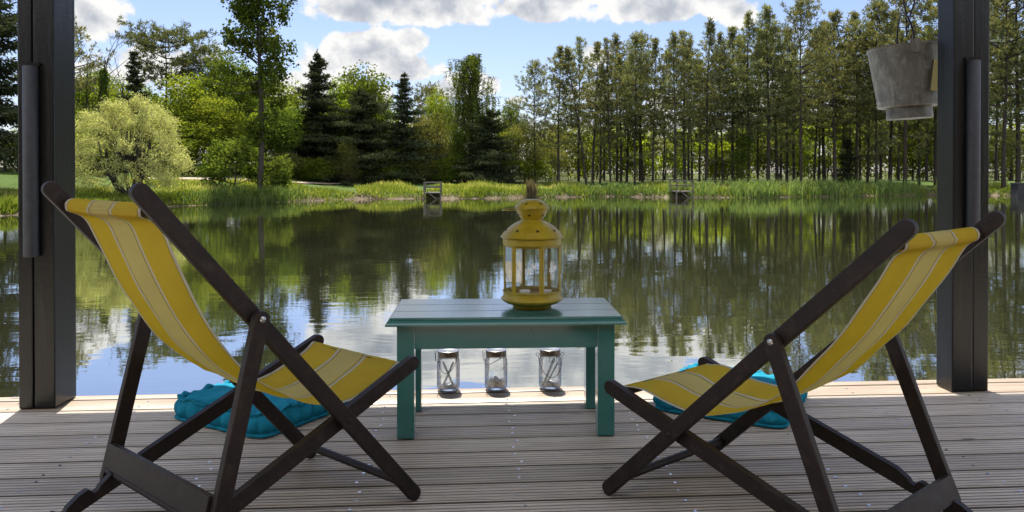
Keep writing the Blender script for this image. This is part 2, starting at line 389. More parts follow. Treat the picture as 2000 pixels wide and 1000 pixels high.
def leaf_mat(name, dark, mid, light, trans=0.45, tcol=(1.25, 1.15, 0.45), gloss=0.0):
    def b(n):
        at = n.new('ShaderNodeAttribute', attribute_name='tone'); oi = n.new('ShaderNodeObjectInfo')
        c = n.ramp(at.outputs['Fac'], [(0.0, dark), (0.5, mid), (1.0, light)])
        k = n.maprange(oi.outputs['Random'], 0, 1, 0.8, 1.2)
        kc = n.new('ShaderNodeCombineColor'); n.set(kc.inputs[0], n.math('MULTIPLY', k, n.maprange(oi.outputs['Random'], 0, 1, 1.08, 0.94))); n.set(kc.inputs[1], k); n.set(kc.inputs[2], k)
        c = n.mix(1.0, c, kc.outputs[0], 'MULTIPLY')
        d = n.new('ShaderNodeBsdfDiffuse'); n.set(d.inputs[0], c)
        t = n.new('ShaderNodeBsdfTranslucent'); n.set(t.inputs[0], n.mix(1.0, c, (*tcol, 1), 'MULTIPLY'))
        m = n.new('ShaderNodeMixShader'); m.inputs[0].default_value = trans
        n.l.new(d.outputs[0], m.inputs[1]); n.l.new(t.outputs[0], m.inputs[2])
        if gloss:
            g = n.new('ShaderNodeBsdfGlossy'); g.inputs['Roughness'].default_value = 0.45
            m2 = n.new('ShaderNodeMixShader'); m2.inputs[0].default_value = gloss
            n.l.new(m.outputs[0], m2.inputs[1]); n.l.new(g.outputs[0], m2.inputs[2]); return m2.outputs[0]
        return m.outputs[0]
    return mat(name, b)
def b_bark(c0, c1, c2):
    def b(n):
        co = objco(n); g = n.noise(n.scaled(co, (9, 9, 1.6)), 1.0, 5, 0.7, 0.4)
        return principled(n, n.ramp(g, [(0.3, c0), (0.55, c1), (0.8, c2)]), 0.85, n.bump(g, 0.6, 0.03))
    return b
M_PINEBARK = mat('pine_bark', b_bark((0.014, 0.010, 0.008), (0.036, 0.025, 0.019), (0.085, 0.055, 0.04)))
M_BARK = mat('tree_bark', b_bark((0.018, 0.015, 0.012), (0.045, 0.038, 0.03), (0.095, 0.082, 0.066)))
# ------------------------------------------------------------------ terrain, pond, path
WZ = -0.45                                           # water level (deck boards are z = 0)
POND = np.array([(-9, 1.8), (-13, 8), (-15.6, 18), (-15.2, 26.2), (-14.5, 28.5), (-12.2, 33.1), (-10.9, 34.5), (-8.6, 37.8), (-5.7, 41.0),
                 (-2.2, 41.6), (0.8, 41.4), (5.5, 43.5), (8.5, 44.2), (11.6, 42.3), (16.8, 42.0), (20.4, 43.4), (23.9, 44.2), (29.3, 46.9),
                 (31.9, 44.6), (34, 40), (35, 30), (30, 12), (16, 1.8)], float)
def pond_sd(X, Y):
    X = np.asarray(X, float); Y = np.asarray(Y, float)
    P = np.stack([X.ravel(), Y.ravel()], 1); dmin = np.full(len(P), 1e9); ins = np.zeros(len(P), bool)
    n = len(POND)
    for i in range(n):
        a, b = POND[i], POND[(i+1) % n]; ab = b-a
        t = np.clip(((P-a)@ab)/(ab@ab), 0, 1); q = a+t[:, None]*ab
        dmin = np.minimum(dmin, np.hypot(*(P-q).T))
        c = (a[1] > P[:, 1]) != (b[1] > P[:, 1])
        with np.errstate(divide='ignore', invalid='ignore'):
            xi = a[0]+(P[:, 1]-a[1])*ab[0]/(ab[1] if ab[1] else 1e-9)
        ins ^= c & (P[:, 0] < xi)
    return np.where(ins, -dmin, dmin).reshape(X.shape)
def sstep(x, a, b):
    t = np.clip((x-a)/(b-a), 0, 1); return t*t*(3-2*t)
def ground_h(X, Y):
    X = np.asarray(X, float); Y = np.asarray(Y, float); s = pond_sd(X, Y)
    s = s+0.18*np.sin(X*2.1+Y*0.7)*np.sin(X*0.83-Y*1.3)
    h = -0.45-0.9*sstep(-s, 0.0, 4.0)+0.30*sstep(s, -0.05, 0.45)-0.02
    h = h+0.035*np.clip(s, 0, 12)
    left = sstep(-X, 6.5, 14)*sstep(Y, 8, 16)
    h = h+left*np.clip(0.065*np.clip(s-0.5, 0, 20), 0, 0.95)
    h = h+0.06*np.sin(X*0.31+1.3)*np.sin(Y*0.27)*sstep(s, 0.5, 4)
    near = sstep(6-Y, 0, 4)
    return h*(1-near)+np.minimum(h, -0.2)*near
def gz(x, y): return float(ground_h(np.array([x]), np.array([y]))[0])

def b_ground(n):
    co = objco(n)
    at = n.new('ShaderNodeAttribute', attribute_name='shore').outputs['Fac']
    a = n.noise(co, 0.35, 5, 0.6); f = n.noise(co, 5.0, 6, 0.7); ff = n.noise(n.scaled(co, (1, 1, 1)), 38.0, 3, 0.7)
    c = n.ramp(f, [(0.3, (0.045, 0.085, 0.014)), (0.55, (0.085, 0.145, 0.024)), (0.8, (0.14, 0.19, 0.045))])
    c = n.mix(n.maprange(a, 0.4, 0.7, 0, 0.55), c, (0.13, 0.15, 0.045, 1))
    c = n.mix(n.maprange(ff, 0.5, 0.8, 0, 0.6), c, (0.03, 0.055, 0.012, 1))
    mud = n.ramp(n.noise(co, 3.0, 5, 0.7), [(0.3, (0.075, 0.055, 0.032)), (0.7, (0.24, 0.195, 0.13))])
    edge = n.math('ADD', at, n.math('MULTIPLY', n.math('SUBTRACT', f, 0.5), 0.5))
    c = n.mix(n.maprange(edge, 0.15, 0.45, 1.0, 0.0), c, mud)
    wood = n.maprange(n.math('ADD', at, n.math('MULTIPLY', n.math('SUBTRACT', a, 0.5), 6.0)), 10.5, 14.0)
    wd = n.ramp(f, [(0.3, (0.045, 0.04, 0.018)), (0.6, (0.075, 0.085, 0.025)), (0.8, (0.13, 0.11, 0.06))])
    c = n.mix(n.math('MULTIPLY', wood, 0.85), c, wd)
    return principled(n, c, 0.95, n.bump(n.math('ADD', f, ff), 0.9, 0.08), Specular_IOR_Level=0.15)
M_GROUND = mat('meadow_ground', b_ground)
def axis(lo, f0, f1, hi, st):
    a = f0-np.geomspace(1, f0-lo+1, 26)[1:][::-1]+1-0; b = f1+np.geomspace(1, hi-f1+1, 26)[1:]-1
    return np.concatenate([a, np.arange(f0, f1+1e-6, st), b])
xs = axis(-1500, -30, 50, 1500, 0.45); ys = axis(-1500, -6, 66, 1500, 0.4)
GX, GY = np.meshgrid(xs, ys); GH = ground_h(GX, GY)
GH = GH-np.clip((np.hypot(GX, GY)-120)*0.006, 0, 6)*0.25
nx, ny = len(xs), len(ys)
V = np.stack([GX.ravel(), GY.ravel(), GH.ravel()], 1)
ii = np.arange(nx-1)[None, :]+np.arange(ny-1)[:, None]*nx
F = np.stack([ii, ii+1, ii+1+nx, ii+nx], -1).reshape(-1, 4)
g = arrays_mesh('ground', V, F, M_GROUND, smooth=True)
at = g.data.attributes.new('shore', 'FLOAT', 'POINT'); at.data.foreach_set('value', pond_sd(GX, GY).ravel().astype(np.float32))
tag(g, 'rough green meadow ground around the pond', 'ground', kind='structure')

def b_water(n):
    geo = n.new('ShaderNodeNewGeometry').outputs['Position']
    sp = n.new('ShaderNodeSeparateXYZ'); n.l.new(geo, sp.inputs[0])
    w1 = n.noise(n.scaled(geo, (0.55, 1.5, 1)), 1.0, 3, 0.55, 0.4)
    w2 = n.noise(n.scaled(geo, (3.6, 8.5, 1)), 1.0, 3, 0.5, 0.3)
    patch = n.maprange(n.noise(n.scaled(geo, (0.10, 0.22, 1)), 1.0, 3, 0.5), 0.42, 0.62, 0.35, 1.0)
    h = n.math('ADD', n.math('MULTIPLY', w1, 0.0095), n.math('MULTIPLY', n.math('MULTIPLY', w2, patch), 0.0031))
    nb = n.new('ShaderNodeBump'); n.set(nb.inputs['Height'], h); nb.inputs['Strength'].default_value = 1.0; nb.inputs['Distance'].default_value = 0.30
    gl = n.new('ShaderNodeBsdfGlossy'); gl.inputs['Roughness'].default_value = 0.015; gl.inputs[0].default_value = (0.93, 0.94, 0.93, 1)
    n.l.new(nb.outputs[0], gl.inputs['Normal'])
    murk = n.noise(geo, 0.15, 3, 0.5)
    df = n.new('ShaderNodeBsdfDiffuse'); n.set(df.inputs[0], n.ramp(murk, [(0.3, (0.036, 0.038, 0.018)), (0.7, (0.052, 0.054, 0.028))]))
    fr = n.new('ShaderNodeFresnel'); fr.inputs[0].default_value = 1.33; n.l.new(nb.outputs[0], fr.inputs['Normal'])
    k = n.math('POWER', fr.outputs[0], 0.22)
    m = n.new('ShaderNodeMixShader'); n.set(m.inputs[0], k)
    n.l.new(df.outputs[0], m.inputs[1]); n.l.new(gl.outputs[0], m.inputs[2]); return m.outputs[0]
M_WATER = mat('pond_water', b_water)
wv = np.array([(-42, -4, WZ), (62, -4, WZ), (62, 62, WZ), (-42, 62, WZ)]); 
w = arrays_mesh('water', wv, np.array([[0, 1, 2, 3]]), M_WATER)
tag(w, 'still dark pond water mirroring trees and clouds', 'water', kind='structure')

def zpx_at(py, Y): return 1.0+(335.0-py)*Y/FOC
def px_at(px, Y): return dirpx(px, 345)[0]*Y
bm = bmesh.new(); pv = []
for px, Y in ((250, 40.5), (330, 42.0), (400, 43.2), (470, 44.5), (540, 46.0), (640, 49.0), (760, 53)):
    x = px_at(px, Y); pv.append((bm.verts.new((x, Y-0.75, gz(x, Y-0.75)+0.05)), bm.verts.new((x, Y+0.75, gz(x, Y+0.75)+0.05))))
for a, b in zip(pv[:-1], pv[1:]): bm.faces.new((a[0], b[0], b[1], a[1]))
tag(obj('path', bm, mat('sandy_path', lambda n: principled(n, n.ramp(n.noise(objco(n), 2.5, 6, 0.7), [(0.3, (0.24, 0.18, 0.13)), (0.7, (0.42, 0.33, 0.25))]), 0.95)), smooth=True),
    'sandy path on the bank behind the round bush', 'path', kind='structure')

# ------------------------------------------------------------------ deck of grooved boards
def deck():
    rng = random.Random(3)
    gaps = [3.565, 3.490, 3.335, 3.183, 3.031]+[3.031-0.1398*k for k in range(1, 31)]
    X0, X1 = -4.6, 5.6
    V, F, T = [], [], []
    for b, (y1, y0) in enumerate(zip(gaps[:-1], gaps[1:])):
        wdt = y1-y0-0.0135; ng = 0 if b < 2 else 6
        prof = [(0.0, -0.028), (0.0, -0.003), (0.003, 0.0)]
        for k in range(ng):
            c = wdt*(k+0.5+0.06*(rng.random()-0.5))/ng; hw = 0.0046+0.0008*rng.random()
            prof += [(c-hw, 0.0), (c-hw*0.62, -0.0085), (c+hw*0.62, -0.0085), (c+hw, 0.0)]
        prof += [(wdt-0.003, 0.0), (wdt, -0.003), (wdt, -0.028)]
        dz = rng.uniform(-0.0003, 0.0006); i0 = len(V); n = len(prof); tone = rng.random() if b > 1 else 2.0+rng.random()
        for x in (X0, X1):
            for (yy, zz) in prof: V.append((x, y0+0.00675+yy, zz+dz))
        for k in range(n-1):
            F.append((i0+k, i0+n+k, i0+n+k+1, i0+k+1)); T.append(tone)
        F.append((i0+n-1, i0+2*n-1, i0+n, i0)); T.append(tone)
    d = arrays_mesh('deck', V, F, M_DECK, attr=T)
    tag(d, 'weathered grooved timber deck at the water edge', 'deck', kind='structure')
    bm = bmesh.new()
    box(bm, (X0, 3.50, -0.24), (X1, 3.545, -0.032), 0.004)
    for x in np.arange(-4.4, 5.6, 0.52): box(bm, (x-0.025, -1.2, -0.2), (x+0.025, 3.495, -0.032))
    obj('joist_frame', bm, M_BEAM, d)
    bm = bmesh.new(); r2 = random.Random(8)
    for xi in (-1.93, -1.385, -0.862, -0.34, 0.178, 0.672, 1.213, 1.732, 2.25):
        for b, (y1, y0) in enumerate(zip(gaps[:-1], gaps[1:])):
            if y0 < 1.9 or b == 0: continue
            for fr in (0.26, 0.74):
                if r2.random() < 0.06: continue
                x = xi+r2.gauss(0, 0.008); y = y0+(y1-y0)*fr+r2.gauss(0, 0.006)
                vs = [bm.verts.new((x+0.0052*math.cos(t*math.pi/4), y+0.0052*math.sin(t*math.pi/4), 0.0016)) for t in range(8)]
                bm.faces.new(vs)
    obj('screw_heads', bm, M_SCREW, d)
deck()

# ------------------------------------------------------------------ pavilion posts and roof
def post(x0, x1, y0, y1, tubex, tz0, tz1, label, seam):
    o = empty('timber_post', ((x0+x1)/2, (y0+y1)/2, 0.0), 0, label, 'post', 'posts holding the pavilion roof')
    cx, cy = (x0+x1)/2, (y0+y1)/2
    bm = bmesh.new()
    box(bm, (x0-cx, y0-cy, 0.003), (x0-cx+seam, y1-cy, 2.30), 0.006)            # two planks bolted together
    box(bm, (x0-cx+seam+0.002, y0-cy+0.004, 0.002), (x1-cx, y1-cy-0.001, 2.30), 0.006)
    obj('shaft', bm, M_POST, o)
    bm = bmesh.new(); tx = tubex-cx; ty = y0-cy-0.014
    lathe(bm, [(0.0, tz0), (0.028, tz0), (0.029, tz0+0.004), (0.029, tz1-0.004), (0.027, tz1), (0.0, tz1)], 24, (tx, ty))
    obj('round_pole', bm, M_POLE, o, auto=40)
    bm = bmesh.new(); box(bm, (tx-0.033, y0-cy-0.012, tz1+0.002), (tx+0.033, y0-cy+0.002, tz1+0.016), 0.002)
    obj('pole_bracket', bm, M_HOLE, o)
    return o
post(-1.873, -1.727, 3.360, 3.543, -1.812, 0.645, 1.44, 'dark painted timber post with a grey pole, behind the left deckchair', 0.058)
post(2.190, 2.364, 3.342, 3.462, 2.275, 0.735, 1.50, 'dark painted timber post with a grey pole, beside the hanging bucket', 0.098)
def pavilion():
    o = empty('pavilion_roof', (0.25, 1.5, 2.3), 0, 'dark timber roof carried over the deck by the two posts', 'roof')
    def part(name, lo, hi, m):
        bm = bmesh.new(); box(bm, [lo[0]-0.25, lo[1]-1.5, lo[2]-2.3], [hi[0]-0.25, hi[1]-1.5, hi[2]-2.3], 0.004); obj(name, bm, m, o)
    part('roof_panel', (-1.93, 2.15, 2.52), (2.38, 4.52, 2.60), M_BEAM)  # out of view; rear edge cut short to let skylight onto the deck
    part('front_beam', (-1.93, 3.365, 2.305), (2.38, 3.50, 2.515), M_BEAM)
    for i in range(6):
        x = -1.9+i*0.84; part('rafter', (x, 2.15, 2.42), (x+0.06, 3.36, 2.517), M_BEAM)
    part('shade_wall', (-4.6, -0.62, 0.004), (5.6, -0.55, 2.60), M_BEAM)  # unseen wall added behind the camera to keep the post fronts dark
pavilion()

# ------------------------------------------------------------------ table
def table():
    TX, TY = 0.153, 3.079
    o = empty('coffee_table', (TX, TY, 0), R(-1.13), 'low teal painted wooden table between the deckchairs', 'table')
    W, D, H = 0.869, 0.4255, 0.458
    bm = bmesh.new(); box(bm, (-W/2, -D/2, H-0.010), (W/2, D/2, H), 0.003)
    # moulded edge: cove flaring outwards below the top board
    prof = [(0.0, H-0.0101), (0.004, H-0.0125), (0.010, H-0.018), (0.014, H-0.024), (0.014, H-0.030), (-0.02, H-0.031)]
    rings = []
    for e, z in prof:
        rings.append([bm.verts.new((sx*(W/2+e), sy*(D/2+e), z)) for sx, sy in ((-1, -1), (1, -1), (1, 1), (-1, 1))])
    for a, b in zip(rings[:-1], rings[1:]):
        for i in range(4): bm.faces.new((a[i], a[(i+1) % 4], b[(i+1) % 4], b[i]))
    bm.faces.new(rings[-1])
    obj('tabletop', bm, M_TABLE, o)
    # fine joints between the planks of the top
    bm = bmesh.new()
    for y in (-0.075, 0.068): box(bm, (-W/2+0.004, y-0.0008, H-0.002), (W/2-0.004, y+0.0008, H+0.0004))
    obj('plank_joint', bm, M_HOLE, o)
    lw, ld, t, zt = 0.817, 0.394, 0.0645, H-0.0315
    for sx in (-1, 1):
        for sy in (-1, 1):
            bm = bmesh.new(); x0 = sx*lw/2; x1 = sx*(lw/2-t); y0 = sy*ld/2; y1 = sy*(ld/2-t)
            box(bm, (min(x0, x1), min(y0, y1), 0.003), (max(x0, x1), max(y0, y1), zt), 0.003); obj('leg', bm, M_TABLE, o)
    zb = 0.337
    for sy in (-1, 1):
        bm = bmesh.new(); ya = sy*(ld/2-0.004); yb = sy*(ld/2-0.026)
        box(bm, (-lw/2+t+0.001, min(ya, yb), zb), (lw/2-t-0.001, max(ya, yb), zt-0.001), 0.002); obj('apron', bm, M_TABLE, o)
    for sx in (-1, 1):
        bm = bmesh.new(); xa = sx*(lw/2-0.004); xb = sx*(lw/2-0.026)
        box(bm, (min(xa, xb), -ld/2+t+0.001, zb), (max(xa, xb), ld/2-t-0.001, zt-0.001), 0.002); obj('apron', bm, M_TABLE, o)
table()

# ------------------------------------------------------------------ lantern on the table
def star_bm(bm, c, u, v, r, inner, pts, proud):
    c, u, v = Vector(c), Vector(u).normalized(), Vector(v).normalized(); nrm = u.cross(v).normalized()*proud
    ring = []
    for k in range(pts*2):
        rr = r if k % 2 == 0 else r*inner; a = math.pi*k/pts+0.3
        ring.append(bm.verts.new(c+nrm+u*rr*math.cos(a)+v*rr*math.sin(a)))
    m = bm.verts.new(c+nrm)
    for k in range(len(ring)): bm.faces.new((m, ring[k], ring[(k+1) % len(ring)]))
def lantern():
    LX, LY, S = 0.262, 3.080, 0.00206          # S metres per profile unit
    z0 = 0.4585
    o = empty('lantern', (LX, LY, z0), 0, 'yellow six-sided metal lantern with domed top and white star stickers on its glass', 'lantern')
    zz = lambda y: (607.5-y)*S*0.985
    L = lambda pairs: [(r*S, zz(y)) for r, y in pairs]
    bm = bmesh.new()
    lathe(bm, L([(0, 607), (37, 607), (38, 604), (40, 600), (50, 598.5), (56, 595), (59.5, 592), (60.5, 590), (60, 588.5), (57, 587.5), (56, 585), (56, 577), (57.5, 576), (57.5, 574.5), (55, 574.5), (54.5, 584), (0, 584)]), 56)
    obj('base', bm, M_YELLOW, o, auto=35)
    bm = bmesh.new()
    lathe(bm, L([(55, 483.5), (57, 483.5), (57, 472), (59, 471), (61, 469.8), (61.5, 467.8), (60, 466), (58, 464), (55.5, 460), (52, 456.5), (47, 452), (41.5, 447.5), (35, 443), (29, 440), (23.5, 437.6), (20.5, 436.4), (20.5, 434.5), (24, 430.5), (27.5, 424), (30, 418), (31, 414)]), 56)
    roof = obj('dome_roof', bm, M_YELLOW, o, auto=35)
    bm = bmesh.new()
    lathe(bm, L([(30.5, 414.2), (33.5, 413.6), (34, 412), (33, 410.2), (31.5, 408), (28, 404), (23, 400), (17, 396.6), (12, 395), (0, 394.4)]), 48)
    cap = obj('cap', bm, M_YELLOW, o, auto=35)
    # star-shaped vent holes
    def on_surf(r, y, ang, tilt, size, par):
        bm = bmesh.new(); a = ang; c = Vector((r*S*math.cos(a), r*S*math.sin(a), zz(y)))
        u = Vector((-math.sin(a), math.cos(a), 0)); v = Vector((-math.cos(a)*math.cos(tilt), -math.sin(a)*math.cos(tilt), math.sin(tilt)))
        star_bm(bm, c, u, v, size*S, 0.45, 5, 0.0012); obj('vent_star', bm, M_HOLE, par)
    for k in range(8): on_surf(50.8, 455.2, R(-128+45*k), R(42), 4.4, roof)
    for k in range(6): on_surf(27.6, 403.4, R(-118+60*k), R(38), 3.4, cap)
    for k in range(6): on_surf(27.0, 425.5, R(-105+60*k), R(115), 3.6, cap)
    # wire bail hinged on both sides of the cap, flopped over to the left
    bm = bmesh.new(); pts = []
    for k in range(25):
        t = math.pi*k/24; d = 60*math.sin(t)**0.8; s = 34.5*math.cos(t)*(1-0.25*math.sin(t))
        ax = Vector((-0.97, -0.24, 0)); px_ = Vector((0.24, -0.97, 0))
        pts.append(ax*d*S+px_*s*S+Vector((0, 0, zz(412)-0.05*d*S*1.4)))
    tube(bm, pts, 0.0016, 6); obj('handle', bm, M_YELLOW, o, smooth=True)
    # hexagonal cage
    RH, ROT = 56.0, R(-135.0)
    cor = [Vector((RH*S*math.cos(ROT+k*math.pi/3), RH*S*math.sin(ROT+k*math.pi/3), 0)) for k in range(6)]
    zt, zb = zz(483.2), zz(581.5)
    bm = bmesh.new()
    for k in range(6):
        a, b = cor[k], cor[(k+1) % 6]; d = (b-a); ln = d.length; d.normalize(); nrm = Vector((d.y, -d.x, 0))
        M = Matrix((( d.x, nrm.x, 0, a.x), (d.y, nrm.y, 0, a.y), (0, 0, 1, 0), (0, 0, 0, 1)))
        wv_ = 5.6*S; th = 0.0016
        box(bm, (0.0008, -th, zb+0.006), (wv_, th, zt), 0.0008, M); box(bm, (ln-wv_, -th, zb+0.006), (ln-0.0008, th, zt), 0.0008, M)
        box(bm, (wv_+0.0002, -th*0.9, zt-5.4*S), (ln-wv_-0.0002, th*0.9, zt-0.0002), 0.0006, M)
        box(bm, (wv_+0.0002, -th*0.9, zb+0.006), (ln-wv_-0.0002, th*0.9, zb+0.006+4.8*S), 0.0006, M)
        for q in (0.22, 0.78): box(bm, (ln*q-0.009, -th*0.8, zb-0.004), (ln*q+0.009, th*0.8, zb+0.0058), 0.0004, M)
    obj('cage_frame', bm, M_YELLOW, o)
    for k in range(6):
        a, b = cor[k], cor[(k+1) % 6]; d = (b-a); ln = d.length; d.normalize(); nrm = Vector((d.y, -d.x, 0)).normalized()
        off = -nrm*0.003*(1 if nrm.dot((a+b)) > 0 else -1)
        bm = bmesh.new(); e = 3*S
        q = [a+d*e+off, b-d*e+off]
        vs = [bm.verts.new(q[0]+Vector((0, 0, zb+0.008))), bm.verts.new(q[1]+Vector((0, 0, zb+0.008))), bm.verts.new(q[1]+Vector((0, 0, zt-0.003))), bm.verts.new(q[0]+Vector((0, 0, zt-0.003)))]
        bm.faces.new(vs); pane = obj('pane', bm, M_PANE, o)
        mid = (a+b)/2; out = nrm*(1 if nrm.dot(mid) > 0 else -1)
        if mid.y < 0 and mid.x > -0.06:
            u = d if d.x > 0 else -d; bm = bmesh.new(); v = Vector((0, 0, 1))
            sgn = 1 if u.cross(v).dot(out) > 0 else -1
            for (fx, y, r) in ((0.08, 532.5, 8.6), (0.36, 522.5, 8.0)) if abs(mid.x) < 0.05 else ((-0.05, 531, 8.6), (0.28, 526.5, 7.4)):
                star_bm(bm, mid+off+u*fx*ln*0.5*1.25+v*zz(y), u, v, r*S*1.12, 0.34, 8, 0.0042*sgn)
            obj('star_sticker', bm, M_STAR, pane)
    for (dx, dy, lab) in ((-0.028, 0.012, 'white tealight on the left inside the yellow lantern'), (0.060, 0.010, 'white tealight on the right inside the yellow lantern')):
        bm = bmesh.new(); zc = zz(584)+0.0005
        lathe(bm, [(0, zc), (0.021, zc), (0.0215, zc+0.016), (0.0195, zc+0.0165), (0.019, zc+0.013), (0.003, zc+0.0135), (0, zc+0.0135)], 28)
        tag(obj('tealight', bm, M_WAX, auto=40), lab, 'candle', 'tealights in the lantern').location = (LX+dx, LY+dy, z0)
lantern()

# ------------------------------------------------------------------ jars along the deck edge
def jar(x, y, rz, label, bail, clasp_side, writing=False, sc=1.0):
    o = empty('mason_jar', (x, y, 0.001), rz, label, 'jar', 'glass jars standing on the deck edge')
    bm = bmesh.new()
    lathe(bm, [(0.0, 0.0), (0.040, 0.0), (0.0465, 0.004), (0.0505, 0.014), (0.052, 0.03), (0.052, 0.125), (0.0505, 0.138), (0.047, 0.148), (0.0435, 0.153), (0.0435, 0.160)], 40)
    for v in bm.verts: v.co *= sc
    glass = obj('glass', bm, M_JAR, o, smooth=True)
    bm = bmesh.new()
    lathe(bm, [(0.0455, 0.158), (0.0475, 0.159), (0.0475, 0.163), (0.046, 0.165), (0.0475, 0.167), (0.0475, 0.171), (0.046, 0.173), (0.0475, 0.175), (0.047, 0.181)], 40)
    for v in bm.verts: v.co *= sc
    lid = obj('lid', bm, M_LIDSIDE, o, smooth=True)
    bm = bmesh.new()
    lathe(bm, [(0.047, 0.1812), (0.046, 0.1835), (0.041, 0.184), (0.039, 0.1825), (0.0, 0.1825)], 40)
    for v in bm.verts: v.co *= sc
    obj('lid_top', bm, M_STEEL, lid, smooth=True)
    bm = bmesh.new(); r = 0.0485
    tube(bm, [(r*math.cos(2*math.pi*k/32), r*math.sin(2*math.pi*k/32), 0.156) for k in range(33)], 0.0013, 6, caps=False)
    # hanging bail: a loop pivoted at two opposite sides of the neck
    bx, dip, out = bail
    ax = Vector((math.cos(bx), math.sin(bx), 0)); pr = Vector((-math.sin(bx), math.cos(bx), 0))
    pts = [ax*0.055*math.cos(math.pi*k/20)+Vector((0, 0, 0.156-dip*math.sin(math.pi*k/20)))+pr*(out*math.sin(math.pi*k/20)) for k in range(21)]
    tube(bm, pts, 0.0013, 6)
    for s in (1, -1):
        c = ax*0.058*s+Vector((0, 0, 0.158))
        tube(bm, [c+ax*0.007*math.cos(2*math.pi*k/12)+Vector((0, 0, 0.007*math.sin(2*math.pi*k/12))) for k in range(13)], 0.0012, 5, caps=False)
    # closing clasp
    cs = Vector((math.cos(clasp_side), math.sin(clasp_side), 0)); cp = Vector((-math.sin(clasp_side), math.cos(clasp_side), 0))
    loop = [cs*0.047+cp*0.016+Vector((0, 0, 0.18)), cs*0.060+cp*0.016+Vector((0, 0, 0.176)), cs*0.058+cp*0.016+Vector((0, 0, 0.138)), cs*0.057-cp*0.016+Vector((0, 0, 0.136)), cs*0.060-cp*0.016+Vector((0, 0, 0.176)), cs*0.047-cp*0.016+Vector((0, 0, 0.18))]
    tube(bm, loop, 0.0013, 6)
    for v in bm.verts: v.co *= sc
    obj('wire_bail', bm, M_WIRE, o, smooth=True)
    if writing:
        cu = bpy.data.curves.new('raised_writing', 'FONT'); cu.body = 'LoCor'; cu.size = 0.03; cu.extrude = 0.0006; cu.align_x = 'CENTER'; cu.shear = 0.15
        t = bpy.data.objects.new('raised_writing', cu); C.objects.link(t)
        bpy.context.view_layer.update()
        me = bpy.data.meshes.new_from_object(t); bpy.data.objects.remove(t)
        for v in me.vertices:                                     # wrap the letters round the glass
            a = v.co.x/0.0525; rr = 0.0524+v.co.z
            v.co = Vector((rr*math.sin(a), -rr*math.cos(a), 0.098+v.co.y))*sc
        w_ = link('raised_writing', me, None, glass); me.materials.clear(); me.materials.append(M_JARTXT)
        w_.rotation_euler = (0, 0, -rz)
    return o
M_JARTXT = mat('embossed_glass', lambda n: b_glass(n, (0.86, 0.87, 0.88), (0.4, 0.42, 0.43), 0.5))
def stick(p0, p1, label, r=0.0052):
    bm = bmesh.new(); p0, p1 = Vector(p0), Vector(p1); tube(bm, [p0-p0, (p1-p0)*0.5, p1-p0], r, 10)
    o = tag(obj('milky_stick', bm, M_STICK, auto=45), label, 'stick', 'milky sticks in the jars'); o.location = p0
def crumple(x, y, seed, label, h):
    rg = np.random.default_rng(seed); bm = bmesh.new(); bmesh.ops.create_icosphere(bm, subdivisions=4, radius=1.0)
    ph = rg.uniform(0, 6, 12)
    for v in bm.verts:
        c = v.co; k = 1+0.16*math.sin(5*c.x+ph[0])*math.sin(6*c.y+ph[1])+0.13*math.sin(11*c.z+9*c.x+ph[2])+0.08*math.sin(17*c.y+ph[3]+13*c.x)
        v.co = Vector((c.x*0.037*k, c.y*0.037*k, h*0.5+max(-h*0.48, c.z*h*0.5*k)))
    o = tag(obj('crumpled_paper', bm, M_WHITE, smooth=True), label, 'paper', 'white crumpled filling in the jars'); o.location = (x, y, 0.0115)
JY = 3.530
jar(-0.083, JY, 0.3, 'clear glass jar nearest the left table leg with crossed sticks inside', (R(-62), 0.075, -0.022), R(170))
jar(0.135, JY+0.002, 0.1, 'middle clear glass jar with raised writing and its wire handle sticking out', (R(-78), 0.036, -0.052), R(185), True)
jar(0.384, JY+0.002, 0.0, 'clear glass jar with a dark wire handle hanging in a loop down its front', (R(3), 0.092, -0.055), R(-82))
stick((-0.109, JY-0.01, 0.020), (-0.060, JY+0.006, 0.128), 'milky stick leaning right in the jar nearest the left table leg')
stick((-0.058, JY-0.012, 0.020), (-0.108, JY+0.004, 0.132), 'milky stick leaning left across another in the leftmost jar')
stick((0.352, JY-0.004, 0.018), (0.405, JY+0.012, 0.138), 'upper milky stick slanting in the jar with the hanging loop handle', 0.006)
stick((0.362, JY-0.014, 0.018), (0.420, JY+0.000, 0.120), 'lower thin milky stick slanting in the jar with the hanging loop handle', 0.004)
crumple(-0.083, JY, 1, 'low white filling at the bottom of the jar with crossed sticks', 0.020)
crumple(0.135, JY+0.002, 2, 'tall white filling in the jar with raised writing', 0.046)
crumple(0.388, JY+0.002, 3, 'white filling in the jar with the hanging loop handle', 0.026)

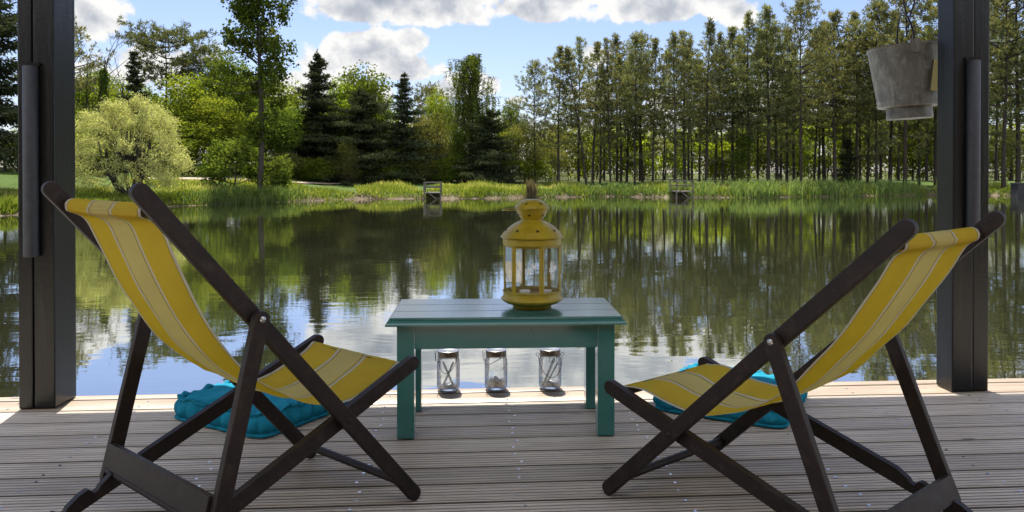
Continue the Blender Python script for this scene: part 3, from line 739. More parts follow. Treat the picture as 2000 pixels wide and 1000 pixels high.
# ------------------------------------------------------------------ floor cushions
def cushion(x, y, rz, S, H, label, seed):
    rg = random.Random(seed); o = empty('floor_cushion', (x, y, 0.002), rz, label, 'cushion', 'turquoise floor cushions')
    N = 240; h2 = S/2
    def per(i):                                                   # rounded square perimeter, returns point, outward normal, arclength
        t = (i/N)*8.0; a = 2*math.pi*i/N; c, s = math.cos(a), math.sin(a); p = 11.0
        r = (abs(c)**p+abs(s)**p)**(-1/p); return Vector((h2*r*c, h2*r*s, 0)), Vector((abs(c)**(p-1)*math.copysign(1, c), abs(s)**(p-1)*math.copysign(1, s), 0)).normalized()
    acc = [0.0]
    for i in range(N): acc.append(acc[-1]+(per(i+1)[0]-per(i)[0]).length)
    tot = acc[-1]; nb = 30
    bm = bmesh.new(); rows = []
    M = 9
    for j in range(M+1):
        t = j/M; ring = []
        for i in range(N):
            p, nn = per(i); ph = acc[i]/tot*nb
            sc = abs(math.sin(math.pi*ph))**0.55                  # stitched rolls along the side
            bul = (0.004+0.026*sc)*math.sin(math.pi*t)**0.75
            lip = 0.004*(1 if j in (0, M) else 0)
            z = H*(0.06+0.84*t)+(0.006*math.sin(ph*2*math.pi*0.5+seed)+0.004*math.sin(ph*4.1)) * t
            ring.append(bm.verts.new(p+nn*(bul-0.012+lip)+Vector((0, 0, z))))
        rows.append(ring)
    # frilled seam lip round the top edge
    for (e, dz) in ((0.010, 0.004), (0.013, 0.011), (0.004, 0.011), (-0.012, 0.002)):
        ring = []
        for i in range(N):
            p, nn = per(i); ph = acc[i]/tot*nb
            wv_ = 0.004*math.sin(ph*2*math.pi*1.3+1.3*math.sin(ph*1.7)); ring.append(bm.verts.new(p+nn*(e-0.012+wv_*0.6)+Vector((0, 0, H*0.9+dz+wv_+0.006*math.sin(ph*math.pi+seed)))))
        rows.append(ring)
    tuft = [(ax*S*0.3, ay*S*0.3) for ax in (-1, 0, 1) for ay in (-1, 0, 1)]
    for q in (0.93, 0.86, 0.78, 0.7, 0.62, 0.54, 0.46, 0.38, 0.3, 0.22, 0.14, 0.07):
        ring = []
        for i in range(N):
            p, nn = per(i); X, Y = p.x*q, p.y*q
            z = H*0.92+0.026*(1-q**6)
            dm = 0
            for (tx, ty) in tuft:
                d2 = ((X-tx)**2+(Y-ty)**2)/(0.052**2); dm = max(dm, math.exp(-math.sqrt(d2)*1.15))
            z -= 0.040*dm; ph = acc[i]/tot*nb
            z += 0.007*math.sin(ph*2*math.pi)*max(0, (q-0.62)/0.38)*(1 if q < 0.92 else 0.4)+0.004*math.sin(X*60+1.7*math.sin(Y*47+seed))*math.sin(Y*53)
            ring.append(bm.verts.new((X, Y, z)))
        rows.append(ring)
    for a, b in zip(rows[:-1], rows[1:]):
        for i in range(N): bm.faces.new((a[i], a[(i+1) % N], b[(i+1) % N], b[i]))
    bm.faces.new(rows[-1]); bm.faces.new(rows[0][::-1])
    obj('cover', bm, M_CUSH, o, smooth=True)
    bm = bmesh.new(); pts = []
    for i in range(N+1):
        p, nn = per(i % N); ph = acc[i % N]/tot*nb; wv_ = 0.004*math.sin(ph*2*math.pi*0.9+2)
        pts.append(p+nn*(0.001+wv_)+Vector((0, 0, 0.009+0.4*wv_)))
    tube(bm, pts, 0.0075, 6, caps=False); obj('bottom_seam', bm, M_CUSH, o, smooth=True)
    return o
cushion(-0.832, 3.268, R(-33), 0.515, 0.088, 'turquoise tufted floor cushion under the left deckchair', 1)
cushion(1.145, 3.255, R(-33), 0.53, 0.078, 'turquoise tufted floor cushion behind the right deckchair, its back half in sun', 5)

# ------------------------------------------------------------------ deckchairs
def catmull(P, n):
    P = [np.array(p, float) for p in P]; Q = [2*P[0]-P[1]]+P+[2*P[-1]-P[-2]]; out = []
    for i in range(1, len(Q)-2):
        for k in range(n):
            t = k/n; a, b, c, d = Q[i-1:i+3]
            out.append(0.5*((2*b)+(-a+c)*t+(2*a-5*b+4*c-d)*t*t+(-a+3*b-3*c+d)*t**3))
    out.append(P[-1]); return out
def deckchair(x, y, ya, uAt, zAt, uBf, zBf, uBr, tp, wa, wb, wc, sC, fab, label, crossT):
    o = empty('deckchair', (x, y, 0), -ya, label, 'deckchair', 'folding deckchairs facing the pond')
    ZF, RW, TH = 0.023, 0.043, 0.022
    V3 = lambda u, v, z: Vector((v, u, z))
    A0, A1 = (0.0, ZF), (uAt, zAt); B0, B1 = (uBr, ZF), (uBf, zBf)
    lerp = lambda a, b, t: (a[0]+(b[0]-a[0])*t, a[1]+(b[1]-a[1])*t)
    def rail(name, p0, p1, v, wid=RW, notches=False, th=TH):
        d = np.array(p1, float)-np.array(p0, float); ln = np.hypot(*d); d /= ln; nn = np.array([-d[1], d[0]])
        if nn[1] < 0: nn = -nn
        h = wid/2; loc = []
        flip = 1
        for k in range(9):
            a = math.pi/2+math.pi*k/8; loc.append((h*math.cos(a), h*math.sin(a)))
        for k in range(9):
            a = -math.pi/2+math.pi*k/8; loc.append((ln+h*math.cos(a), h*math.sin(a)))
        if notches:                                              # saw-tooth seats along the upper edge near the rear foot
            for s in (0.34, 0.25, 0.16): loc += [(s+0.052, h), (s+0.014, h-0.011), (s+0.006, h-0.018), (s-0.006, h-0.018), (s-0.010, h-0.006), (s-0.016, h)]
        pts = [V3(p0[0]+d[0]*a+nn[0]*b, v, p0[1]+d[1]*a+nn[1]*b) for a, b in loc]
        bm = bmesh.new(); prism(bm, pts, (th, 0, 0), 0 if notches else 0.0035); obj(name, bm, M_FRAME, o)
    for s in (-1, 1):
        rail('back_rail', A0, A1, s*wa); rail('seat_rail', B0, B1, s*wb, notches=True)
    PV = lerp(A0, A1, tp)
    Cn = lerp(B0, B1, sC)                                        # prop foot on the seat rail
    dirB = np.array([B1[0]-B0[0], B1[1]-B0[1]]); dirB /= np.hypot(*dirB)
    for s in (-1, 1): rail('prop_strut', (Cn[0], Cn[1]-0.012), PV, s*wc, 0.042)
    def rod(name, c, v0, v1, r):
        bm = bmesh.new(); tube(bm, [V3(c[0], v0, c[1]), V3(c[0], (v0+v1)/2, c[1]), V3(c[0], v1, c[1])], r, 14); obj(name, bm, M_FRAME, o, auto=50)
    nB = np.array([-dirB[1], dirB[0]]); nB = nB if nB[1] > 0 else -nB
    rod('notch_rod', (Cn[0]+nB[0]*0.012, Cn[1]+nB[1]*0.012), -wc+0.011, wc-0.011, 0.011)
    dC = np.array([PV[0]-Cn[0], PV[1]-Cn[1]]); dC /= np.hypot(*dC); nC = np.array([dC[1], -dC[0]])
    if nC[0] > 0: nC = -nC
    cc = np.array(Cn)+dC*crossT+nC*0.018
    q = [cc+dC*0.032+nC*0.010, cc+dC*0.032-nC*0.010, cc-dC*0.032-nC*0.010, cc-dC*0.032+nC*0.010]
    bm = bmesh.new(); prism(bm, [V3(p[0], 0, p[1]) for p in q], (2*wc-0.0225, 0, 0), 0.003); obj('cross_board', bm, M_FRAME, o)
    rod('front_rod', lerp(A0, A1, 0.045), -wa+0.011, wa-0.011, 0.0125)
    rod('rear_rod', lerp(B0, B1, 0.06), -wb+0.011, wb-0.011, 0.011)
    # bolts at the two pivots
    def cross(a0, a1, b0, b1):
        a0, a1, b0, b1 = map(np.array, (a0, a1, b0, b1)); m = np.array([a1-a0, b0-b1]).T; t = np.linalg.solve(m, b0-a0); return a0+(a1-a0)*t[0]
    X = cross(A0, A1, B0, B1)
    for s in (-1, 1):
        for c, v in ((X, wa+0.0115), (PV, wc+0.0115)):
            bm = bmesh.new(); tube(bm, [V3(c[0], s*(v-0.002), c[1]), V3(c[0], s*(v+0.001), c[1]), V3(c[0], s*(v+0.003), c[1])], [0.0085, 0.0085, 0.006], 12); obj('pivot_bolt', bm, M_STEEL if v > wa+0.02 else M_FRAME, o, auto=50)
    # rods that carry the canvas
    At = lerp(A0, A1, 0.952); Bt = lerp(B1, B0, 0.03)
    rod('top_rod', At, -wa+0.011, wa-0.011, 0.014); rod('seat_rod', Bt, -wb+0.011, wb-0.011, 0.014)
    # canvas
    wf = wb-0.018
    top = [(At[0]+0.020*math.cos(a), At[1]+0.020*math.sin(a)) for a in (R(-70), R(-30), R(20), R(60), R(95), R(130), R(165), R(200), R(228))]
    bot = [(Bt[0]+0.016*math.cos(a), Bt[1]+0.016*math.sin(a)) for a in (R(110), R(70), R(20), R(-40), R(-90))]
    prof = catmull(top+[p for p in fab]+bot, 5)
    s_ = [0.0]
    for a, b in zip(prof[:-1], prof[1:]): s_.append(s_[-1]+np.hypot(*(b-a)))
    nu = 24; me_v, me_f, uvs = [], [], []
    L = s_[-1]
    for i, p in enumerate(prof):
        k = s_[i]/L
        tg = prof[min(i+1, len(prof)-1)]-prof[max(i-1, 0)]; tg = tg/np.hypot(*tg); nr = np.array([-tg[1], tg[0]]); nr = nr if nr[1] > 0 else -nr
        pinch = 1-0.055*math.sin(math.pi*k)**2
        for j in range(nu+1):
            f = j/nu*2-1
            sag = -0.010*(1-f*f)*math.sin(math.pi*k)
            wr = 0.0055*math.sin(f*8+k*17+1.5*math.sin(f*3))*math.sin(k*23+f*3.1)*max(0, math.sin(math.pi*k))*(1 if k > 0.6 else 0.35)
            me_v.append(V3(p[0]+nr[0]*(sag+wr), f*wf*pinch, p[1]+nr[1]*(sag+wr))); uvs.append((j/nu, k*L))
    for i in range(len(prof)-1):
        for j in range(nu): me_f.append((i*(nu+1)+j, i*(nu+1)+j+1, (i+1)*(nu+1)+j+1, (i+1)*(nu+1)+j))
    me = bpy.data.meshes.new('canvas'); me.from_pydata(me_v, [], me_f); uvl = me.uv_layers.new(name='UVMap')
    for lp in me.loops: uvl.data[lp.index].uv = uvs[lp.vertex_index]
    me.polygons.foreach_set('use_smooth', [True]*len(me.polygons))
    link('canvas', me, M_FABRIC, o)
deckchair(-0.3523, 2.5391, 0.7685, -0.812, 0.9534, 0.0124, 0.4127, -0.944, 0.657, 0.266, 0.243, 0.296, 0.30,
          [(-0.745, 0.872), (-0.713, 0.805), (-0.66, 0.69), (-0.60, 0.588), (-0.54, 0.508), (-0.455, 0.433), (-0.35, 0.370), (-0.265, 0.340), (-0.19, 0.343), (-0.136, 0.360), (-0.058, 0.392)],
          'yellow striped deckchair on the left with the turquoise cushion beneath it', 0.055)
deckchair(0.6546, 2.5115, -0.6298, -0.893, 0.875, 0.016, 0.3257, -1.0217, 0.650, 0.2655, 0.238, 0.293, 0.235,
          [(-0.838, 0.800), (-0.80, 0.735), (-0.75, 0.660), (-0.69, 0.575), (-0.625, 0.503), (-0.575, 0.447), (-0.52, 0.402), (-0.44, 0.357), (-0.36, 0.324), (-0.30, 0.312), (-0.185, 0.318), (-0.09, 0.338)],
          'yellow striped deckchair on the right, more reclined, with its lower seat front', 0.03)

# ------------------------------------------------------------------ zinc bucket hanging behind the right post
def bucket():
    Y = 3.72; sc = Y*1.0/FOC
    x = px_at(1776, Y); zof = lambda py: 1.0+(335-py)*sc
    o = empty('hanging_bucket', (x, Y, zof(228)), 0, 'weathered grey zinc bucket hanging by the right post', 'bucket')
    z0 = zof(228); H = lambda py: zof(py)-z0
    bm = bmesh.new(); K = sc
    lathe(bm, [(0, H(226)), (41*K, H(227)), (42.5*K, H(228)), (43*K, H(226)), (42.5*K, H(215)), (42*K, H(214)), (42.5*K, H(204)), (55*K, H(204.5)), (58.5*K, H(203)), (59.5*K, H(200)), (58.5*K, H(196)), (59.2*K, H(194)), (59.6*K, H(191)), (59*K, H(189)), (62*K, H(165)), (71.5*K, H(88)), (73*K, H(87)), (73.5*K, H(84.5)), (72*K, H(83)), (70*K, H(85)), (57*K, H(196)), (0, H(198))], 56)
    obj('body', bm, M_ZINC, o, auto=40)
    for s in (-1, 1):
        bm = bmesh.new()
        box(bm, (-0.022, s*72.5*K-0.004, H(104)), (0.022, s*72.5*K+0.004, H(76)), 0.003)
        lathe(bm, [(0, H(92)), (0.006, H(92)), (0.006, H(88)), (0, H(88))], 12, (0, s*(72.5*K+0.006)))
        obj('handle_ear', bm, M_ZINC, o)
    bm = bmesh.new(); top = H(14)
    pts = [Vector((0.0, -72*K, H(80)))]+[Vector((-0.010*math.sin(math.pi*t), -72*K*math.cos(math.pi*t)*(1-0.35*math.sin(math.pi*t)), H(80)+(top-H(80))*math.sin(math.pi*t)**0.7)) for t in np.linspace(0.04, 0.96, 21)]+[Vector((0, 72*K, H(80)))]
    tube(bm, pts, 0.005, 8); obj('handle', bm, M_WIRE, o, smooth=True)
    o.rotation_euler = (0, R(-3), R(-18))
    hk = empty('hanging_hook', (x-0.008, Y, zof(14)-0.004), 0, 'dark wire hook holding up the zinc bucket', 'hook')
    bm = bmesh.new(); zt = 2.50-(zof(14)-0.004)
    pts = [Vector((0.012*math.cos(a), 0, -0.004+0.012*math.sin(a))) for a in np.linspace(R(-200), R(20), 10)]
    tube(bm, pts+[Vector((0.03, 0, 0.05)), Vector((0.034, 0, 0.2)), Vector((0.03, 0, zt))], 0.0045, 8)
    tube(bm, [Vector((-0.006, 0.004, -0.002)), Vector((-0.022, 0.004, 0.05)), Vector((-0.026, 0.003, 0.2)), Vector((-0.02, 0, zt))], 0.0045, 8)
    obj('hook_wire', bm, M_WIRE, hk, smooth=True)
    bm = bmesh.new(); xt = px_at(1833, 3.56)
    box(bm, (-0.035, -0.002, -0.075), (0.035, 0.002, 0.075), 0.001)
    t = tag(obj('card_tag', bm, M_TAG), 'pale yellow card between the zinc bucket and the right post', 'card'); t.location = (xt, 3.56, zpx_at(140, 3.56)); t.rotation_euler = (0, R(7), R(5))
bucket()
# ------------------------------------------------------------------ vegetation builders
def unit(v): return v/np.maximum(np.linalg.norm(v, axis=-1, keepdims=True), 1e-9)
def leaves(cen, size, rg, up=0.6, aspect=0.62):
    """rhombic leaves: returns V (4n,3), F (n,4)"""
    n = len(cen); size = np.broadcast_to(size, (n,))[:, None]
    nr = unit(rg.normal(size=(n, 3))*np.array([1, 1, 0.7])+np.array([0, 0, up]))
    d = unit(np.cross(nr, rg.normal(size=(n, 3)))); w = np.cross(nr, d)
    ln = size*rg.uniform(0.75, 1.3, (n, 1)); wd = ln*aspect
    q = np.stack([cen-d*ln*0.5, cen-w*wd*0.5+d*ln*0.06+nr*ln*0.10, cen+d*ln*0.5, cen+w*wd*0.5+d*ln*0.06+nr*ln*0.10], 1)
    return q.reshape(-1, 3), np.arange(4*n).reshape(n, 4)
def blades(base, direc, length, width, rg):
    """slim triangles as degenerate-free quads (needle bundles, grass)"""
    n = len(base); s = unit(np.cross(direc, rg.normal(size=(n, 3))))
    length = np.broadcast_to(length, (n,))[:, None]; width = np.broadcast_to(width, (n,))[:, None]
    tip = base+direc*length
    mid = base+direc*length*0.45
    q = np.stack([base-s*width*0.25, mid-s*width*0.5, tip, mid+s*width*0.5], 1)
    return q.reshape(-1, 3), np.arange(4*n).reshape(n, 4)
class Wood:
    def __init__(s): s.V = []; s.F = []; s.n = 0
    def limb(s, pts, r0, r1, seg=6):
        pts = np.asarray(pts, float); m = len(pts)
        t = np.gradient(pts, axis=0); t = unit(t); ref = np.array([0.31, 0.95, 0.05])
        a = unit(np.cross(t, ref)); b = np.cross(t, a); rr = np.linspace(r0, r1, m)
        ang = np.arange(seg)*2*np.pi/seg
        ring = pts[:, None, :]+rr[:, None, None]*(a[:, None, :]*np.cos(ang)[None, :, None]+b[:, None, :]*np.sin(ang)[None, :, None])
        s.V.append(ring.reshape(-1, 3))
        i = np.arange(m-1)[:, None]*seg+np.arange(seg)[None, :]; j = np.arange(m-1)[:, None]*seg+(np.arange(seg)[None, :]+1) % seg
        s.F.append(np.stack([i, j, j+seg, i+seg], -1).reshape(-1, 4)+s.n); s.n += m*seg
    def build(s, name, mat_, parent): return arrays_mesh(name, np.concatenate(s.V), np.concatenate(s.F), mat_, parent, smooth=True)
def curve(p0, p1, bend, n=6):
    p0, p1, bend = map(lambda q: np.asarray(q, float), (p0, p1, bend)); t = np.linspace(0, 1, n)[:, None]
    return p0*(1-t)+p1*t+bend*(4*t*(1-t))

L_PINE = leaf_mat('pine_needles', (0.062, 0.076, 0.036), (0.135, 0.152, 0.072), (0.25, 0.255, 0.13), 0.46, (1.1, 1.05, 0.5))
L_SPRUCE = leaf_mat('spruce_needles', (0.018, 0.027, 0.015), (0.034, 0.047, 0.026), (0.080, 0.098, 0.045), 0.22, (1.1, 1.05, 0.6))
L_LEAF = leaf_mat('broad_leaves', (0.085, 0.130, 0.020), (0.16, 0.225, 0.036), (0.25, 0.31, 0.065), 0.52, (1.45, 1.3, 0.42))
L_OAK = leaf_mat('dark_broad_leaves', (0.055, 0.095, 0.020), (0.105, 0.16, 0.034), (0.175, 0.23, 0.056), 0.48, (1.35, 1.22, 0.45))
L_POPLAR = leaf_mat('poplar_leaves', (0.050, 0.085, 0.016), (0.095, 0.145, 0.026), (0.155, 0.205, 0.048), 0.38, (1.2, 1.15, 0.45))
L_BIRCH = leaf_mat('birch_leaves', (0.065, 0.105, 0.018), (0.115, 0.17, 0.030), (0.18, 0.235, 0.052), 0.5, (1.3, 1.2, 0.45))
L_WILLOW = leaf_mat('willow_leaves', (0.24, 0.25, 0.095), (0.40, 0.41, 0.17), (0.57, 0.57, 0.28), 0.48, (1.15, 1.1, 0.65))
L_LIME = leaf_mat('young_lime_leaves', (0.12, 0.16, 0.020), (0.21, 0.27, 0.036), (0.32, 0.37, 0.07), 0.62, (1.35, 1.25, 0.42))
L_PALE = leaf_mat('pale_leaves', (0.10, 0.125, 0.038), (0.19, 0.215, 0.068), (0.31, 0.325, 0.13), 0.46, (1.2, 1.12, 0.55))
L_GRASS = leaf_mat('bank_grass', (0.085, 0.125, 0.022), (0.19, 0.235, 0.045), (0.50, 0.45, 0.22), 0.5, (1.25, 1.2, 0.5))
L_REED = leaf_mat('reed_blades', (0.06, 0.105, 0.032), (0.125, 0.19, 0.060), (0.28, 0.33, 0.14), 0.45, (1.2, 1.15, 0.55))
L_SEDGE = leaf_mat('dry_sedge', (0.10, 0.09, 0.05), (0.19, 0.17, 0.095), (0.32, 0.29, 0.18), 0.35, (1.1, 1.05, 0.7))

def pine(seed, h, cb, spread, shape='spire', dens=1.0, rad=None, lean=0.0, label=None, cat='tree', group=None, name='pine_tree', blade=0.25):
    rg = np.random.default_rng(seed); o = empty(name, (0, 0, 0), 0, label, cat, group)
    wd = Wood(); rad = rad or 0.0105*h
    nz = 14; zz = np.linspace(0, h, nz)
    ph = rg.uniform(0, 6.28, 2); wob = 0.012*h
    def axis(z):
        z = np.asarray(z, float); t = z/h
        return np.stack([wob*np.sin(t*4+ph[0])*t+lean*h*(t-t*t*0.25), wob*np.sin(t*3.3+ph[1])*t, z], -1)
    wd.limb(axis(zz), rad, rad*0.10, 7)
    cen = []; dr = []; tone = []
    z = h*cb*0.55
    while z < h*0.985:
        t = (z-h*cb)/(h*(1-cb))
        dead = t < 0
        tt = max(t, 0)
        if shape == 'spire': f = (0.62+1.5*tt if tt < 0.22 else 0.95*(1-(tt-0.22)/0.78)**0.75+0.07)
        elif shape == 'umbrella': f = 0.55+0.6*tt if tt < 0.75 else 1.0*(1-(tt-0.75)/0.25)**0.5*0.9+0.1
        else: f = (0.8+0.5*tt if tt < 0.4 else (1-((tt-0.4)/0.6)**2.2)*1.0+0.06)
        k = rg.integers(3, 6) if not dead else rg.integers(1, 4)
        a0 = rg.uniform(0, 6.28)
        for b in range(k):
            az = a0+b*2*np.pi/k+rg.normal(0, 0.35)
            ln = spread*f*rg.uniform(0.5, 1.3)*(1 if not dead else rg.uniform(0.3, 0.75))
            tilt = R(8)+R(52)*tt**1.6+rg.normal(0, 0.16)-(R(12) if dead else 0)
            if shape == 'umbrella': tilt = R(14)+rg.normal(0, 0.18)
            d = np.array([np.cos(az)*np.cos(tilt), np.sin(az)*np.cos(tilt), np.sin(tilt)])
            p0 = axis(z); p1 = p0+d*ln
            cv = curve(p0, p1, (0, 0, -0.06*ln), 5)
            wd.limb(cv, max(0.010, 0.018*ln), 0.005, 4)
            if dead and rg.random() < 0.35: continue
            nt = max(3, int(ln/0.160*dens))
            side = np.array([-np.sin(az), np.cos(az), 0.0])
            for q in range(nt):
                s = 0.42+0.64*(q+rg.random())/nt if ln > 0.5 else (q+rg.random())/nt
                fan = 0.30*ln*math.sin(math.pi*min(1, max(0, (s-0.25)/0.9)))
                c = p0+d*ln*s+np.array([0, 0, -0.06*ln*4*s*(1-s) if s < 1 else 0])+side*rg.normal(0, fan)+np.array([0, 0, rg.normal(0.03, 0.06)])
                sd_ = unit(d*0.6+rg.normal(0, 0.55, 3)+np.array([0, 0, 0.75]))
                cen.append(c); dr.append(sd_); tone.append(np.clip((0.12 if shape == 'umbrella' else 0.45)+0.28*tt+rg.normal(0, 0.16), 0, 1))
        z += h*(0.034+0.022*rg.random())*(1.0 if dead else 1.0-0.45*tt)
    # leader tufts at the very top
    for k in range(10):
        zz_ = h*(0.93+0.07*rg.random()); cen.append(axis(zz_)+rg.normal(0, 0.05, 3)); dr.append(unit(np.array([rg.normal(0, 0.3), rg.normal(0, 0.3), 1.0]))); tone.append(0.7)
    cen, dr, tone = np.array(cen), np.array(dr), np.array(tone); nb = 10
    base = np.repeat(cen, nb, 0)+np.repeat(dr, nb, 0)*rg.uniform(-0.02, 0.16, (len(cen)*nb, 1))
    dd = unit(np.repeat(dr, nb, 0)*0.75+rg.normal(0, 0.62, (len(base), 3)))
    V, F = blades(base, dd, rg.uniform(0.7, 1.25, len(base))*blade, 0.052, rg)
    wd.build('trunk', M_PINEBARK, o)
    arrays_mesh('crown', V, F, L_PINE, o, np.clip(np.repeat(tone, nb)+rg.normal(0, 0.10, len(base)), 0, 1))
    return o

def spruce(seed, h, R0, label=None, group=None, sparse=1.0, z0=0.04, power=0.85):
    rg = np.random.default_rng(seed); o = empty('spruce_tree', (0, 0, 0), 0, label, 'tree', group)
    wd = Wood(); wd.limb([(0, 0, 0), (0.02, 0, h*0.5), (0, 0.02, h)], 0.012*h, 0.012, 7)
    B, D, T = [], [], []
    z = h*z0
    while z < h*0.985:
        t = z/h; f = (1-t)**power*(0.8+0.2*math.sin(z*7+seed))
        k = rg.integers(4, 8)
        for b in range(k):
            az = rg.uniform(0, 6.28); ln = max(0.12, R0*f*rg.uniform(0.6, 1.18))
            rise = 0.55*t-0.10+rg.normal(0, 0.08)
            d = np.array([np.cos(az), np.sin(az), 0.0])
            nseg = max(3, int(ln/0.10)); s = (np.arange(nseg)+rg.random(nseg))/nseg
            drop = -0.34*ln*(s**1.2)*(1-0.8*t)+0.16*ln*np.maximum(s-0.7, 0)/0.3*(1-t)+rise*ln*s
            pts = np.array([0, 0, z])+d*(s*ln)[:, None]+np.stack([0*s, 0*s, drop], 1)
            wd.limb([np.array([0, 0, z]), np.array([0, 0, z])+d*ln*0.5+np.array([0, 0, drop[nseg//2]]), np.array([0, 0, z])+d*ln+np.array([0, 0, drop[-1]])], 0.012+0.004*ln, 0.004, 3)
            m = int(round(15*sparse)); n = nseg*m
            side = np.array([-d[1], d[0], 0]); fan = 0.20*ln*np.sin(np.pi*(0.12+0.80*np.repeat(s, m)))
            bb = np.repeat(pts, m, 0)+rg.normal(0, 0.035, (n, 3))+side*(rg.normal(0, 1, n)*fan)[:, None]+np.array([0, 0, -1.0])*(np.abs(rg.normal(0, 0.10, n))*(1-t))[:, None]
            dv = d*rg.uniform(-0.1, 1, (n, 1))+side*rg.normal(0, 0.75, (n, 1))+np.array([0, 0, 1.0])*rg.normal(-0.62+0.75*t, 0.4, (n, 1))
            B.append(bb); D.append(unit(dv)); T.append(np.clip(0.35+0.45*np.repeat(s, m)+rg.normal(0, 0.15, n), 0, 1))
        z += 0.19+0.10*rg.random()
    for k in range(14): B.append(np.array([[0, 0, h*(0.95+0.05*rg.random())]])); D.append(unit(np.array([[rg.normal(0, 0.5), rg.normal(0, 0.5), 0.8]]))); T.append(np.array([0.6]))
    B, D, T = np.concatenate(B), np.concatenate(D), np.concatenate(T)
    V, F = blades(B, D, rg.uniform(0.14, 0.27, len(B)), 0.065, rg)
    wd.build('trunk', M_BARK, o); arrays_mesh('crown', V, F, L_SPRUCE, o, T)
    return o

def broadleaf(seed, h, w, mat_, base=0.18, lumps=26, n=9000, leaf=0.17, label=None, group=None, name='broadleaf_tree', cat='tree', trunk_r=None, top=1.0, hollow=0.5, multi=1, lobe=0.24):
    rg = np.random.default_rng(seed); o = empty(name, (0, 0, 0), 0, label, cat, group)
    wd = Wood(); tr = trunk_r or 0.016*h
    zc = h*(base+1)/2; rz = h*(1-base)/2
    stems = []
    for m in range(multi):
        a = rg.uniform(0, 6.28); off = 0.0 if multi == 1 else 0.10*w
        p0 = np.array([off*np.cos(a), off*np.sin(a), 0]); p1 = np.array([off*2.4*np.cos(a)+rg.normal(0, 0.05*w), off*2.4*np.sin(a)+rg.normal(0, 0.05*w), h*0.86])
        c = curve(p0, p1, rg.normal(0, 0.03*h, 3)*np.array([1, 1, 0]), 9); wd.limb(c, tr/math.sqrt(multi), tr*0.15, 7); stems.append(c)
    C_, R_ = [], []
    for k in range(lumps):
        for _ in range(30):
            p = rg.uniform(-1, 1, 3)
            if np.linalg.norm(p) < 1 and (np.linalg.norm(p) > 0.45 or rg.random() < 0.3): break
        zn = p[2]; wid = (1-0.35*max(zn, 0)*top)
        c = np.array([p[0]*w/2*wid*0.86, p[1]*w/2*wid*0.86, zc+zn*rz*0.86]); r = lobe*min(w, h)*rg.uniform(0.55, 1.15)
        C_.append(c); R_.append(r)
        st = stems[rg.integers(len(stems))]; j = np.clip(np.searchsorted(st[:, 2], c[2]-0.25*w-0.12*h*rg.random()), 1, len(st)-1)
        wd.limb(curve(st[j], c, (0, 0, -0.04*h), 5), max(0.015, tr*0.34), 0.008, 4)
    C_, R_ = np.array(C_), np.array(R_)
    wts = R_**2; cnt = rg.multinomial(n, wts/wts.sum())
    P, T = [], []
    for c, r, m in zip(C_, R_, cnt):
        d = unit(rg.normal(size=(m, 3))); rr = r*(hollow+(1.08-hollow)*rg.random(m)**0.6)
        lump = 1+0.30*np.sin(d[:, 0]*5+c[0]*3)*np.sin(d[:, 1]*5.3+c[1])+0.18*np.sin(d[:, 2]*8+c[2])
        P.append(c+d*(rr*lump)[:, None]*np.array([1.1, 1.1, 0.82])); T.append(np.clip(0.5+rg.normal(0, 0.12)+rg.normal(0, 0.17, m), 0, 1))
    P, T = np.concatenate(P), np.concatenate(T)
    P[:, 2] *= h/np.quantile(P[:, 2], 0.998)
    keep = P[:, 2] > 0.02*h
    P, T = P[keep], T[keep]
    V, F = leaves(P, leaf, rg)
    wd.build('trunk', M_BARK, o); arrays_mesh('crown', V, F, mat_, o, T)
    return o

def birch(seed, h, w, label):
    rg = np.random.default_rng(seed); o = empty('birch_tree', (0, 0, 0), 0, label, 'tree')
    wd = Wood(); tk = curve((0, 0, 0), (0.1, 0, h*0.97), (0.12, 0.1, 0), 10); wd.limb(tk, 0.013*h, 0.012, 7)
    P, T = [], []
    for k in range(230):
        t = 0.22+0.77*rg.random()**0.85; az = rg.uniform(0, 6.28); z = h*t
        prof = np.interp(t, [0.2, 0.45, 0.62, 0.75, 0.86, 1.0], [0.75, 1.0, 0.9, 0.52, 0.62, 0.34])*(1+0.18*math.sin(3*az+seed)*(t < 0.75))
        if t > 0.94: prof *= 0.6
        ln = w/2*prof*rg.uniform(0.2, 1.15)
        p0 = np.array([0.1*t, 0, z-0.35*ln]); p1 = np.array([0.1*t+ln*np.cos(az), ln*np.sin(az), z+0.10*ln])
        cv = curve(p0, p1, (0, 0, 0.20*ln), 6); wd.limb(cv, 0.025, 0.006, 4)
        for q in range(5):
            s = 0.35+0.65*rg.random(); i = min(int(s*5), 4); st = cv[i]*(1-(s*5-i))+cv[min(i+1, 5)]*(s*5-i)
            hang = rg.uniform(0.5, 2.0)*(1.25 if t < 0.75 else 0.75); m = int(hang*17)
            zz = np.sort(rg.random(m))*hang; sway = rg.normal(0, 0.10, 2)
            pts = st+np.stack([sway[0]*zz+rg.normal(0, 0.045, m), sway[1]*zz+rg.normal(0, 0.045, m), -zz], 1); P.append(pts)
            T.append(np.clip(0.5+rg.normal(0, 0.12)+rg.normal(0, 0.15, m), 0, 1))
            wd.limb([st, st+np.array([sway[0]*hang, sway[1]*hang, -hang])], 0.004, 0.002, 3)
    P, T = np.concatenate(P), np.concatenate(T); V, F = leaves(P, 0.115, rg, 0.1)
    wd.build('trunk', M_BARK, o); arrays_mesh('crown', V, F, L_BIRCH, o, T); return o

